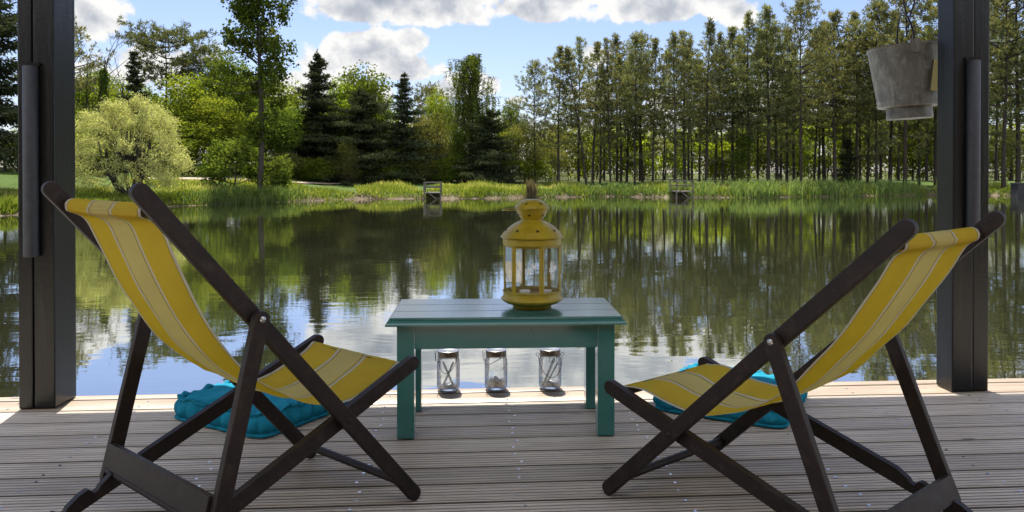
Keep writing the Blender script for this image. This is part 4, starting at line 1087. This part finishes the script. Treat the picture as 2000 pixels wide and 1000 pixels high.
def poplar(seed, h, w, label):
    rg = np.random.default_rng(seed); o = empty('poplar_tree', (0, 0, 0), 0, label, 'tree')
    wd = Wood(); ax = lambda z: np.array([0.10*math.sin(z*0.45), 0.05*math.sin(z*0.6), z])
    wd.limb([ax(z) for z in np.linspace(0, h, 16)], 0.155, 0.03, 8)
    P, T = [], []
    for k in range(78):
        t = 0.20+0.78*rg.random()**0.62; z = h*t; az = rg.uniform(0, 6.28)
        f = np.interp(t, [0.20, 0.34, 0.45, 0.55, 0.75, 1.0], [0.4, 0.7, 0.95, 0.95, 1.0, 0.5]); ln = w/2*f*rg.uniform(0.5, 1.1)
        el = R(22)+R(28)*rg.random()-(R(26) if t < 0.5 else 0)
        d = np.array([np.cos(az)*np.cos(el), np.sin(az)*np.cos(el), np.sin(el)]); p0 = ax(z); p1 = p0+d*ln
        cv = curve(p0, p1, (0, 0, -0.05*ln), 6); wd.limb(cv, 0.032, 0.007, 4)
        for q in range(rg.integers(6, 11)):
            s = 0.22+0.80*rg.random(); c = p0+d*ln*s+rg.normal(0, 0.15, 3); m = rg.integers(14, 34); r = rg.uniform(0.12, 0.30)
            wd.limb([p0+d*ln*s*0.9, c], 0.010, 0.004, 3)
            P.append(c+rg.normal(0, 1, (m, 3))*r*np.array([0.7, 0.7, 0.55])); T.append(np.clip(0.45+rg.normal(0, 0.15)+rg.normal(0, 0.16, m), 0, 1))
    P, T = np.concatenate(P), np.concatenate(T); V, F = leaves(P, 0.145, rg, 0.3, 0.85)
    wd.build('trunk', M_BARK, o); arrays_mesh('crown', V, F, L_POPLAR, o, T); return o

def willow(seed, h, w, label):
    rg = np.random.default_rng(seed); o = empty('willow_bush', (0, 0, 0), 0, label, 'bush')
    wd = Wood(); P, T = [], []
    for k in range(9):
        a = rg.uniform(0, 6.28); p1 = np.array([np.cos(a)*w*0.34*rg.random()**0.5, np.sin(a)*w*0.3*rg.random()**0.5, h*rg.uniform(0.62, 0.85)])
        wd.limb(curve((-0.55*0+rg.normal(0, 0.12), rg.normal(0, 0.1), 0), p1, (p1[0]*0.2, p1[1]*0.2, -0.10*h), 8), 0.10, 0.02, 6)
    m = 560
    for k in range(m):                                            # sprays that start inside and fountain outwards
        u = unit(rg.normal(size=3)); u[2] = u[2] if u[2] > -0.62 else -u[2]
        u = u/np.linalg.norm(u)
        fx = 1+0.09*math.sin(4*math.atan2(u[1], u[0])+seed)+0.07*math.sin(7*u[2]+3*u[0])
        c = np.array([u[0]*w/2*fx, u[1]*w/2*fx, h*0.44+u[2]*h*0.56*fx])*1.0
        rad = rg.uniform(0.90, 1.0) if rg.random() < 0.72 else rg.uniform(0.5, 0.9)
        c = np.array([c[0]*rad, c[1]*rad, h*0.44+(c[2]-h*0.44)*rad])
        out = unit(np.array([u[0], u[1], u[2]*0.6+0.1])); n = 62; ln = rg.uniform(0.35, 0.75)
        s = rg.random(n)
        pts = c+out*(s*ln-0.55*ln)[:, None]+np.stack([0*s, 0*s, -0.24*ln*s*s], 1)+rg.normal(0, 0.085, (n, 3))
        P.append(pts); T.append(np.clip(0.5+rg.normal(0, 0.13)+rg.normal(0, 0.14, n), 0, 1))
        if k % 3 == 0: wd.limb([np.array([u[0]*0.2, u[1]*0.2, h*0.3]), c*np.array([0.5, 0.5, 0.75]), c], 0.022, 0.004, 3)
    P, T = np.concatenate(P), np.concatenate(T); k = P[:, 2] > 0.05; P, T = P[k], T[k]
    V, F = leaves(P, 0.082, rg, 0.45, 0.4)
    wd.build('trunk', M_BARK, o); arrays_mesh('crown', V, F, L_WILLOW, o, T); return o

def dead(seed, h, label, w=0.3, ivy=0.0):
    rg = np.random.default_rng(seed); o = empty('dead_tree', (0, 0, 0), 0, label, 'tree', 'bare dead trees on the left bank'); wd = Wood()
    def grow(p, d, ln, r, lev):
        q = p+d*ln; wd.limb(curve(p, q, rg.normal(0, 0.05*ln, 3), 5), r, r*0.45, 5 if lev == 0 else 3)
        if lev >= 3: return
        for k in range(rg.integers(5, 9) if lev == 0 else rg.integers(2, 5)):
            s = rg.uniform(0.5, 1.0) if lev == 0 else rg.uniform(0.3, 1.0)
            nd = unit(d+rg.normal(0, 0.42, 3)*np.array([1, 1, 0.5])); grow(p+d*ln*s, nd, ln*rg.uniform(0.28, 0.42)*(1 if lev == 0 else 1.3), r*0.5*(1.1-s*0.5), lev+1)
    grow(np.zeros(3), np.array([0.02, 0, 1.0]), h*0.78, 0.010*h, 0)
    wd.build('trunk', M_BARK, o)
    if ivy:
        n = 2600; z = h*0.72*rg.random(n)**0.9; a = rg.uniform(0, 6.28, n); r = ivy*(1.15-z/h)*rg.uniform(0.4, 1.15, n)*(1+0.3*np.sin(z*5))
        V, F = leaves(np.stack([r*np.cos(a), r*np.sin(a), z], 1), 0.14, rg, 0.2); arrays_mesh('ivy', V, F, L_OAK, o, rg.uniform(0.1, 0.7, n))
    return o

# ------------------------------------------------------------------ planting
def zpix(py, Y): return 1.0-(py-335.0)*Y/FOC
def plant(fn, px, Y, top, *a, sink=0.08, **k):
    """grow a tree of the height that reaches picture row 'top' at distance Y and set it in the ground"""
    x = px_at(px, Y); g0 = gz(x, Y)-sink; h = zpix(top, Y)-g0
    o = fn(h, *a, **k) if False else fn(h)
    o.location = (x, Y, g0); return o
ORD = 'first second third fourth fifth sixth seventh eighth ninth tenth eleventh twelfth thirteenth fourteenth fifteenth sixteenth seventeenth eighteenth nineteenth twentieth'.split()
def ordinal(i):
    if i < 20: return ORD[i]
    tens = {2: 'twenty', 3: 'thirty', 4: 'forty', 5: 'fifty'}[(i+1)//10]; u = (i+1) % 10
    return (tens[:-1]+'ieth') if u == 0 else tens+'-'+ORD[u-1]

# --- left bank
plant(lambda h: willow(4, h, 4.7, 'round pale green willow bush on the lawn beside the left post'), 252, 32.5+1.4, 203)
plant(lambda h: poplar(11, h, 5.4, 'tall slim poplar with a bare dark trunk rising out of the picture'), 507, 38.9, -95)
plant(lambda h: broadleaf(21, h, 3.0, L_OAK, 0.02, 20, 7000, 0.13, 'leafy green bush at the foot of the tall poplar, on its left side', 'bushes under the tall poplar', 'shrub', 'bush', hollow=0.35), 455, 39.8, 272)
plant(lambda h: broadleaf(22, h, 1.9, L_OAK, 0.02, 12, 3500, 0.12, 'low green bush at the foot of the tall poplar, on its right side', 'bushes under the tall poplar', 'shrub', 'bush', hollow=0.35), 538, 39.6, 305)
plant(lambda h: pine(31, h, 0.60, 2.7, 'umbrella', 2.1, 0.13, 0.01, 'flat-topped Scots pine with a bare trunk behind the round willow bush'), 322, 53, 70)
plant(lambda h: pine(32, h, 0.30, 2.3, 'round', 1.0, 0.13, 0.0, 'dark pine half hidden behind the left post'), 128, 47, 60)
plant(lambda h: pine(33, h, 0.60, 1.7, 'umbrella', 1.9, 0.10, 0.0, 'smaller dark pine standing just left of the tall poplar crown'), 398, 54, 102)
plant(lambda h: spruce(34, h, 2.2, 'narrow young spruce behind the round willow bush', 'spruces on the far bank', 1.0, 0.1), 263, 47, 108)
plant(lambda h: dead(41, h, 'ivy-clad dead tree with bare twigs above the willow bush', 0.3, 0.42), 203, 46, 66)
plant(lambda h: dead(42, h, 'bare dead tree close to the left post'), 168, 48, 100)
plant(lambda h: dead(43, h, 'thin dead tree with few twigs, left of the narrow young spruce'), 236, 50, 128)
plant(lambda h: dead(44, h, 'bare dead tree sticking up between the flat-topped pine and the poplar'), 376, 51, 86)
plant(lambda h: spruce(35, h, 3.6, 'big dark conifer at the left edge of the picture, left of the post', 'spruces on the far bank', 1.15, 0.16, 0.55), -45, 31, -150)

VB = []
def add(proto, px, Y, top, wpx, label, group=None):
    """another tree of the same kind, with its own height and width"""
    r, h0, w0 = proto; x = px_at(px, Y); g0 = gz(x, Y)-0.08; h = zpix(top, Y)-g0; w = wpx*Y/FOC
    rr = random.Random(int(px*7+top)); k = w/w0
    o = dup(r, (x, Y, g0), rr.uniform(0, 6.28), (k, k, h/h0), label); 
    if group: o['group'] = group
    return o
GL = 'bright broadleaf trees on the far bank'
protoA = (broadleaf(51, 7.0, 4.2, L_LEAF, 0.16, 34, 11000, 0.165, None, GL), 7.0, 4.2)
protoB = (broadleaf(52, 7.0, 4.0, L_LEAF, 0.05, 30, 10000, 0.16, None, GL), 7.0, 4.0)
protoC = (broadleaf(53, 8.0, 4.4, L_OAK, 0.2, 34, 11000, 0.17, None, GL), 8.0, 4.4)
protoD = (broadleaf(54, 5.0, 3.6, L_PALE, 0.08, 28, 10000, 0.12, None, GL, multi=3), 5.0, 3.6)
protoE = (broadleaf(55, 4.0, 4.0, L_LEAF, 0.03, 24, 7000, 0.15, None, GL, multi=4), 4.0, 4.0)
protoF = (broadleaf(56, 4.0, 4.0, L_LIME, 0.03, 20, 4200, 0.16, None, GL, multi=4, hollow=0.2), 4.0, 4.0)
used = set()
def first_or(proto, *a, **k):
    o = add(proto, *a, **k)
    return o
LEFT = [(protoB, 172, 49, 160, 110, 'bright green tree between the left post and the willow bush'),
        (protoC, 190, 54, 138, 95, 'tall green tree behind the bare dead trees on the left'),
        (protoB, 262, 54, 160, 95, 'bright tree behind the narrow young spruce'),
        (protoB, 160, 42, 262, 110, 'low bright tree between the left post and the willow trunk'),
        (protoA, 118, 45, 210, 130, 'bright tree mostly hidden by the left post'),
        (protoB, 215, 52, 175, 110, 'bright green tree behind the ivy-clad dead tree'),
        (protoC, 300, 50, 200, 110, 'green tree under the flat-topped pine, above the willow bush'),
        (protoA, 372, 49, 152, 140, 'yellow-green tree just right of the flat-topped pine'),
        (protoB, 352, 46, 235, 120, 'low bright tree at the right shoulder of the willow bush'),
        (protoB, 425, 47, 190, 110, 'yellow-green tree left of the poplar trunk'),
        (protoC, 440, 52, 108, 130, 'darker tall tree left of the poplar, touching its crown'),
        (protoA, 475, 49, 215, 110, 'bright tree right behind the poplar trunk'),
        (protoC, 548, 50, 205, 95, 'green tree behind the poplar on its right'),
        (protoB, 575, 52, 195, 100, 'bright yellow-green tree left of the tall pointed spruce'),
        (protoC, 712, 57, 132, 135, 'dark round-topped oak behind the spruces'),
        (protoA, 665, 55, 158, 110, 'green tree right of the tall pointed spruce'),
        (protoA, 748, 56, 212, 90, 'bright green tree between the oak and the thin spruce'),
        (protoD, 845, 53, 222, 95, 'pale leafy tree behind the left fishing platform'),
        (protoB, 858, 57, 178, 70, 'bright yellow-green tree left of the weeping birch'),
        (protoA, 968, 55.5, 232, 95, 'bright yellow-green tree in front of the weeping birch'),
        (protoD, 1022, 54, 238, 90, 'pale silvery-green tree behind the lantern top'),
        (protoD, 1070, 56, 262, 80, 'pale silvery-green tree at the left end of the pine grove'),
        (protoB, 905, 55, 300, 80, 'low bright tree under the weeping birch'),
        (protoD, 682, 50, 270, 48, 'pale green shrub tree between the two broad dark spruces'),
        (protoC, 1000, 60, 195, 60, 'small green tree top right of the weeping birch')]
for (p, px, Y, top, wpx, lab) in LEFT: add(p, px, Y, top, wpx, lab)
for i, (px, Y, top, wpx, p) in enumerate([(60, 43, 255, 120, protoA), (10, 40, 265, 110, protoB), (330, 57, 190, 120, protoC), (480, 57, 150, 110, protoC), (520, 58, 240, 140, protoB), (610, 60, 215, 120, protoC), (780, 61, 255, 120, protoC), (640, 60, 250, 120, protoB), (880, 61, 270, 120, protoC)]):
    add(p, px, Y, top, wpx, 'broadleaf tree filling the second row of the left bank, %s from the left' % ordinal(i), 'second row of broadleaf trees')
# undergrowth shrubs of the left and middle wood edge
for i, px in enumerate((60, 110, 160, 172, 300, 345, 385, 425, 480, 530, 575, 620, 665, 720, 770, 810, 850, 890, 930, 985, 1040)):
    rr = random.Random(px); add(protoE if i % 3 else protoD, px+rr.uniform(-8, 8), np.interp(px, [60, 400, 700, 1040], [41, 47.5, 51.5, 53.5]), rr.uniform(292, 325), rr.uniform(70, 105), 'bushy shrub along the shaded wood edge, %s from the left' % ordinal(i), 'shrubs along the wood edge')
x_ = {0: (500, 62, 'tree at the back of the left wood behind the poplar'), 1: (560, 63, 'tree at the back of the left wood behind the pointed spruce'), 2: (690, 63, 'tree at the back of the wood behind the oak'), 3: (815, 60, 'pale tree at the back of the wood behind the thin spruce'), 4: (760, 58, 'shrub at the back of the wood behind the thin spruce'), 5: (1410, 69, 'tall lime-green bush at the back of the pine grove behind the ivy-covered trunk')}
for i, p in enumerate((protoA, protoB, protoC, protoD, protoE, protoF)):
    px, Y, lab = x_[i]; xx = px_at(px, Y); p[0].location = (xx, Y, gz(xx, Y)-0.08); p[0]['label'] = lab

GS = 'spruces on the far bank'
plant(lambda h: spruce(61, h, 4.1, 'tall pointed dark spruce right of the poplar', GS, 1.2), 620, 52, 104)
plant(lambda h: spruce(62, h, 4.3, 'broad dark spruce in front of the round-topped oak', GS, 1.2, 0.03, 0.6), 708, 51.5, 178)
plant(lambda h: spruce(63, h, 3.6, 'thin spruce with a sparse spiky top behind the left fishing platform', GS, 0.75, 0.05, 0.9), 790, 52, 143)
plant(lambda h: spruce(64, h, 3.4, 'dark drooping spruce in front of the weeping birch', GS, 1.0, 0.03, 0.6), 955, 51.5, 218)
plant(lambda h: birch(65, h, 6.6, 'weeping birch with hanging sprays and a narrow raised top'), 918, 54.5, 104)
plant(lambda h: pine(66, h, 0.3, 2.0, 'round', 1.0, 0.1, 0.0, 'small dark pine crown between the thin spruce and the birch'), 842, 60, 176)
plant(lambda h: broadleaf(67, h, 0.95, L_OAK, 0.0, 20, 4200, 0.12, 'ivy-covered dark trunk below the weeping birch', None, 'ivy_trunk', 'tree', lobe=0.5), 893, 52.5, 245)

# --- pine grove on the right
PV_ = []
for i, (sd_, h, cb, sp, shp, dn) in enumerate([(71, 11.0, 0.30, 1.8, 'spire', 1.3), (72, 11.0, 0.36, 1.65, 'spire', 1.25), (73, 11.5, 0.26, 2.0, 'spire', 1.3), (74, 12.0, 0.36, 2.1, 'round', 1.2), (75, 11.0, 0.40, 1.45, 'spire', 1.2), (76, 11.0, 0.26, 1.9, 'spire', 1.1), (77, 11.5, 0.34, 1.6, 'round', 1.2), (78, 10.5, 0.25, 1.4, 'spire', 1.0)]):
    PV_.append((pine(sd_, h, cb, sp, shp, dn, 0.115 if i != 4 else 0.095), h))
GP = 'pines of the grove across the pond'
def pine_at(v, px, Y, top, label, wk=1.0, lean=0.0, group=GP):
    r, h0 = PV_[v]; x = px_at(px, Y); g0 = gz(x, Y)-0.08; h = zpix(top, Y)-g0; k = h/h0
    rr = random.Random(int(px*13+Y*5)); o = dup(r, (x, Y, g0), rr.uniform(0, 6.28), (k*wk, k*wk, k), label); o['group'] = group
    if lean: o.rotation_euler = (0, lean, 0)
    return o
HAND = [(3, 1045, 53, 122, 'bushy pine at the left end of the grove, beside the pale trees', 1.0, 0),
        (2, 1091, 51, 92, 'dense pine with a straight dark trunk near the left end of the grove', 1.1, 0),
        (4, 1146, 50, 92, 'pine whose trunk leans to the left, near the left end of the grove', 1.2, R(-7.5)),
        (0, 1318, 49, 66, 'pine rising straight behind the right fishing platform', 1.0, 0),
        (2, 1462, 50, 22, 'tall pine with the thin spiky tip in the middle of the grove', 0.85, 0),
        (0, 1500, 49.5, 12, 'tall full-crowned pine standing right of the spiky-tipped one', 1.15, 0),
        (3, 1564, 48, -6, 'largest pine of the grove, with a dark open crown on a bare trunk', 1.0, 0),
        (1, 1630, 50, 14, 'pine with a narrow pointed top two crowns left of the bucket', 1.1, 0),
        (2, 1672, 51, 18, 'pine just left of the hanging bucket', 1.1, 0),
        (3, 1712, 50, -8, 'pine behind the left rim of the hanging bucket', 0.9, 0),
        (3, 1768, 49, -60, 'thick-trunked pine seen below the hanging bucket', 1.1, 0),
        (2, 1828, 52, -40, 'pine partly hidden by the right post', 1.1, 0),
        (3, 1960, 46.5, -90, 'thick pine trunk right of the right post', 1.05, 0),
        (2, 1988, 47.5, -120, 'tall pine at the right edge of the picture', 1.1, 0),
        (3, 1905, 52, -60, 'pine hidden behind the right post', 1.1, 0)]
for v, px, Y, top, lab, wk, ln in HAND: pine_at(v, px, Y, top, lab, wk, ln)
FRONT = [(1157, 52, 82), (1172, 54, 105), (1193, 51, 78), (1213, 53, 70), (1224, 55, 92), (1240, 51, 74), (1256, 53.5, 88), (1275, 50.5, 70), (1295, 53, 80), (1338, 51, 56), (1352, 54, 70), (1379, 50, 42), (1397, 53, 62), (1413, 51, 54), (1432, 52, 60), (1447, 55, 75), (1480, 54, 45), (1518, 52, 34), (1537, 55, 50), (1590, 53, 60), (1610, 55, 45), (1650, 54, 40), (1694, 53, 30), (1738, 54, 20), (1796, 53, 10)]
for i, (px, Y, top) in enumerate(FRONT):
    top += (0, 26, -6, 40, 8, -10, 30, 4, 18)[i % 9]
    pine_at((1, 4, 5, 0, 7, 6, 2)[i % 7], px, Y, top, 'slender bare-trunked pine in the grove, %s from the left of its like' % ordinal(i), 1.0+0.22*math.sin(i*2.3), R(2.2)*math.sin(i*1.7+1))
BACK = [(1180, 61, 140), (1366, 60, 115), (1525, 63, 100), (1680, 60, 70), (1720, 63, 70), (1755, 61, 50), (1810, 61, 40), (1945, 58, 20), (1975, 62, 10), (2030, 60, 0)]
for i, (px, Y, top) in enumerate(BACK):
    pine_at((7, 1, 5, 6)[i % 4], px, Y, top, 'thin pine in the back row of the grove, %s from the left' % ordinal(i), 1.0, 0, 'back row of pines')
for i, (r, h) in enumerate(PV_):
    px, Y = (1205, 1345, 1440, 1600, 1660, 1130, 1250, 1550)[i], (58, 59, 60, 60, 59, 58, 59, 58)[i]; x = px_at(px, Y); r.location = (x, Y, gz(x, Y)-0.08); r['group'] = 'middle row of pines'; r['category'] = 'tree'
    r['label'] = 'pine in the middle row of the grove, %s from the left there' % ordinal((1, 3, 4, 6, 7, 0, 2, 5)[i])
# sunlit understorey between the trunks
US = [(1085, 58, 292, 75), (1120, 60, 285, 85), (1165, 61, 300, 90), (1205, 63, 290, 80), (1250, 62, 305, 80), (1290, 64, 295, 80), (1340, 62, 300, 75), (1385, 64, 285, 80), (1425, 62, 300, 75), (1470, 63, 270, 80), (1510, 62, 285, 80), (1545, 60, 262, 80), (1585, 62, 270, 85), (1625, 60, 255, 85), (1668, 62, 262, 85), (1705, 59, 250, 85), (1750, 60, 240, 90), (1790, 58, 245, 95), (1835, 57, 255, 100), (1880, 57, 260, 100), (1940, 55, 290, 80), (1985, 56, 280, 90)]
for i, (px, Y, top, wpx) in enumerate(US):
    top -= 52; wpx *= 1.3; Y += 7.5
    add(protoF if i % 5 else protoD, px, Y, top, wpx, 'sunlit yellow-green bush behind the pine trunks, %s from the left' % ordinal(i), 'sunlit bushes behind the pine grove')
plant(lambda h: broadleaf(68, h, 0.85, L_OAK, 0.0, 18, 3800, 0.12, 'dark ivy-covered trunk in the middle of the pine grove', None, 'ivy_trunk', 'tree', lobe=0.5), 1452, 49.5, 262)
plant(lambda h: spruce(69, h, 1.2, 'low dark conifer among the pine trunks left of the bucket', 'spruces on the far bank', 0.9, 0.03, 0.6), 1655, 51, 272)

# ------------------------------------------------------------------ grass, reeds and sedge on the banks
def shore_points(n, rg, i0, i1, s0, s1, power=1.0):
    seg = POND[i0:i1+1]; d = np.diff(seg, axis=0); ln = np.hypot(*d.T); cum = np.concatenate([[0], np.cumsum(ln)])
    u = rg.random(n)*cum[-1]; k = np.clip(np.searchsorted(cum, u)-1, 0, len(ln)-1); t = (u-cum[k])/ln[k]
    p = seg[k]+d[k]*t[:, None]; nr = np.stack([-d[k][:, 1], d[k][:, 0]], 1)/ln[k][:, None]
    s = s0+(s1-s0)*rg.random(n)**power
    return p+nr*s[:, None], s
rg = np.random.default_rng(5)
def grass_patch(n, i0, i1, s0, s1, h0, h1, power=1.0, width=0.045):
    p, s = shore_points(n, rg, i0, i1, s0, s1, power); sd_ = pond_sd(p[:, 0], p[:, 1]); k = sd_ > 0.02; p, sd_ = p[k], sd_[k]
    z = ground_h(p[:, 0], p[:, 1]); m = len(p)
    clump = 0.65+0.5*np.sin(p[:, 0]*1.7+np.sin(p[:, 1]*2.3))*np.sin(p[:, 0]*0.6+1)
    H = rg.uniform(h0, h1, m)*np.clip(clump, 0.45, 1.2); d = unit(np.stack([rg.normal(0, 0.28, m), rg.normal(0, 0.28, m), np.ones(m)], 1))
    t = np.clip(0.36+0.20*np.sin(p[:, 0]*0.9)*np.sin(p[:, 0]*0.37+p[:, 1])+rg.normal(0, 0.17, m)+0.22*(sd_ > 2.2), 0, 1)
    return blades(np.stack([p[:, 0], p[:, 1], z-0.02], 1), d, H, width, rg)+(t,)
parts = [grass_patch(36000, 6, 18, 0.0, 7.0, 0.22, 0.50, 0.9), grass_patch(9000, 18, 20, 0.0, 5.0, 0.3, 0.6), grass_patch(15000, 2, 6, 0.0, 4.0, 0.12, 0.34, 1.4), grass_patch(12000, 2, 19, -0.05, 0.6, 0.18, 0.42)]
Vs, Fs, Ts, off = [], [], [], 0
for v, f, t in parts: Vs.append(v); Fs.append(f+off); Ts.append(t); off += len(v)
tag(arrays_mesh('bank_grass', np.concatenate(Vs), np.concatenate(Fs), L_GRASS, None, np.concatenate(Ts)), 'tall seeding meadow grass along the far bank', 'grass', kind='stuff')

def reeds(n, pxa, pxb, s0, s1, h0, h1, tone, name, label):
    px = np.clip(rg.normal((pxa+pxb)/2, (pxb-pxa)*0.33, n*3), pxa-60, pxb+40); px = px[np.sin(px*0.11)+np.sin(px*0.047+1)+rg.normal(0, 0.8, n*3) > -0.6][:n]; m = len(px)
    # find the shoreline along each sight line
    Ys = np.linspace(30, 50, 120); D = np.array([dirpx(p, 345)[0] for p in px]); S = pond_sd(D[:, None]*Ys[None, :], np.broadcast_to(Ys, (m, 120)))
    first = np.argmax(S > 0, axis=1); Yb = Ys[first]+rg.uniform(s0, s1, m); x = D*Yb; z = np.maximum(ground_h(x, Yb), WZ-0.25)
    d = unit(np.stack([rg.normal(0, 0.16, m), rg.normal(0, 0.16, m), np.ones(m)], 1)); H = rg.uniform(h0, h1, m)
    b0 = np.stack([x, Yb, z-0.03], 1); b1 = b0+d*H[:, None]*0.62; d2 = unit(d+np.stack([rg.normal(0, 0.55, m), rg.normal(0, 0.4, m), -0.25*np.ones(m)], 1))
    s = unit(np.cross(d, rg.normal(size=(m, 3)))); w = rg.uniform(0.022, 0.042, m)[:, None]
    q = np.stack([b0-s*w*0.4, b0+s*w*0.4, b1+s*w*0.5, b1-s*w*0.5], 1); q2 = np.stack([b1-s*w*0.5, b1+s*w*0.5, b1+d2*H[:, None]*0.42+s*w*0.06, b1+d2*H[:, None]*0.42-s*w*0.06], 1)
    V = np.concatenate([q.reshape(-1, 3), q2.reshape(-1, 3)]); F = np.arange(len(V)).reshape(-1, 4); t = np.clip(rg.normal(tone, 0.2, m), 0, 1)
    tag(arrays_mesh(name, V, F, L_REED, None, np.concatenate([t, t])), label, 'reeds', kind='stuff')
reeds(2600, 1365, 1800, -0.35, 0.9, 0.40, 0.95, 0.60, 'reed_bed', 'fresh green reeds along the water right of the right fishing platform')
reeds(1300, 400, 575, -0.4, 0.8, 0.3, 0.65, 0.40, 'reed_bed', 'shaded reeds along the water under the tall poplar')
reeds(900, 1100, 1300, -0.2, 0.6, 0.3, 0.7, 0.5, 'reed_bed', 'low reeds along the water left of the right fishing platform')
def sedge(px, Y, h, n, label):
    rg2 = np.random.default_rng(int(px)); x = px_at(px, Y); o = empty('sedge_tussock', (x, Y, WZ-0.1), 0, label, 'plant')
    b = np.stack([rg2.normal(0, 0.12, n), rg2.normal(0, 0.10, n), rg2.uniform(0, 0.25, n)], 1); d = unit(np.stack([rg2.normal(0, 0.13, n), rg2.normal(0, 0.13, n), np.ones(n)], 1))
    V, F = blades(b, d, rg2.uniform(0.4, 1.0, n)*h, 0.03, rg2); arrays_mesh('stems', V, F, L_SEDGE, o, rg2.uniform(0, 0.8, n))
    V, F = blades(np.stack([rg2.normal(0, 0.2, 160), rg2.normal(0, 0.15, 160), np.zeros(160)], 1), unit(np.stack([rg2.normal(0, 0.5, 160), rg2.normal(0, 0.5, 160), np.ones(160)], 1)), 0.35, 0.035, rg2); arrays_mesh('skirt', V, F, L_SEDGE, o, rg2.uniform(0, 0.5, 160))
sedge(1037, 41.0, 1.15, 520, 'dry brown sedge tussock standing in the water behind the lantern')

# ------------------------------------------------------------------ fishing platforms at the far bank
M_OLDWOOD = mat('silvery_old_wood', lambda n: principled(n, n.ramp(n.noise(n.scaled(objco(n), (6, 20, 20)), 1.0, 5, 0.7), [(0.3, (0.05, 0.045, 0.036)), (0.7, (0.17, 0.155, 0.13))]), 0.8))
def platform(px, Y, wpx, label, top=357.0, dark=False):
    x = px_at(px, Y); w = wpx*Y/FOC; o = empty('fishing_platform', (x, Y, WZ), 0, label, 'platform', 'fishing platforms on the far bank')
    zr = zpix(top, Y)-WZ; dk = zr*0.42
    m = M_OLDWOOD
    bm = bmesh.new(); box(bm, (-w/2, -0.5, dk-0.06), (w/2, 1.0, dk), 0.006); obj('platform_deck', bm, m, o)
    for sx in (-1, 1):
        for y in (-0.46, 0.9):
            bm = bmesh.new(); box(bm, (sx*w/2-0.035+sx*0.037, y-0.035, -0.5), (sx*w/2+0.035+sx*0.037, y+0.035, zr), 0.005); obj('post', bm, m, o)
    for y in (-0.46, 0.9):
        bm = bmesh.new(); box(bm, (-w/2-0.08, y-0.05, zr+0.002), (w/2+0.08, y+0.05, zr+0.045), 0.004); obj('top_rail', bm, m, o)
        bm = bmesh.new(); box(bm, (-w/2+0.001, y-0.02, zr*0.70), (w/2-0.001, y+0.02, zr*0.70+0.07), 0.004); obj('middle_rail', bm, m, o)
    bm = bmesh.new(); M = Matrix.Translation((0, -0.47, dk*0.5))@Matrix.Rotation(R(38), 4, 'Y'); box(bm, (-w*0.45, -0.015, -0.03), (w*0.45, 0.015, 0.03), 0.004, M); obj('brace', bm, m, o)
platform(845, 41.2, 29, 'wooden fishing platform with rails left of the lantern')
platform(1333, 41.7, 30, 'wooden fishing platform with rails among the reeds in front of the pine grove', 354.0)
def crate(px, Y):
    x = px_at(px, Y); o = empty('boat_box', (x, Y, WZ), 0, 'dark blue-grey box at the water edge by the right picture edge', 'box')
    w, hh = 1.0, zpix(358, Y)-WZ
    bm = bmesh.new(); box(bm, (-w/2, -0.3, -0.3), (w/2, 0.3, hh-0.05), 0.02); obj('box_body', bm, mat('blue_grey_plastic', lambda n: principled(n, (0.005, 0.006, 0.010), 0.7)), o)
    bm = bmesh.new(); box(bm, (-w/2-0.03, -0.33, hh-0.048), (w/2+0.03, 0.33, hh), 0.015); obj('lid', bm, bpy.data.materials['blue_grey_plastic'], o)
crate(1998, 40.6)
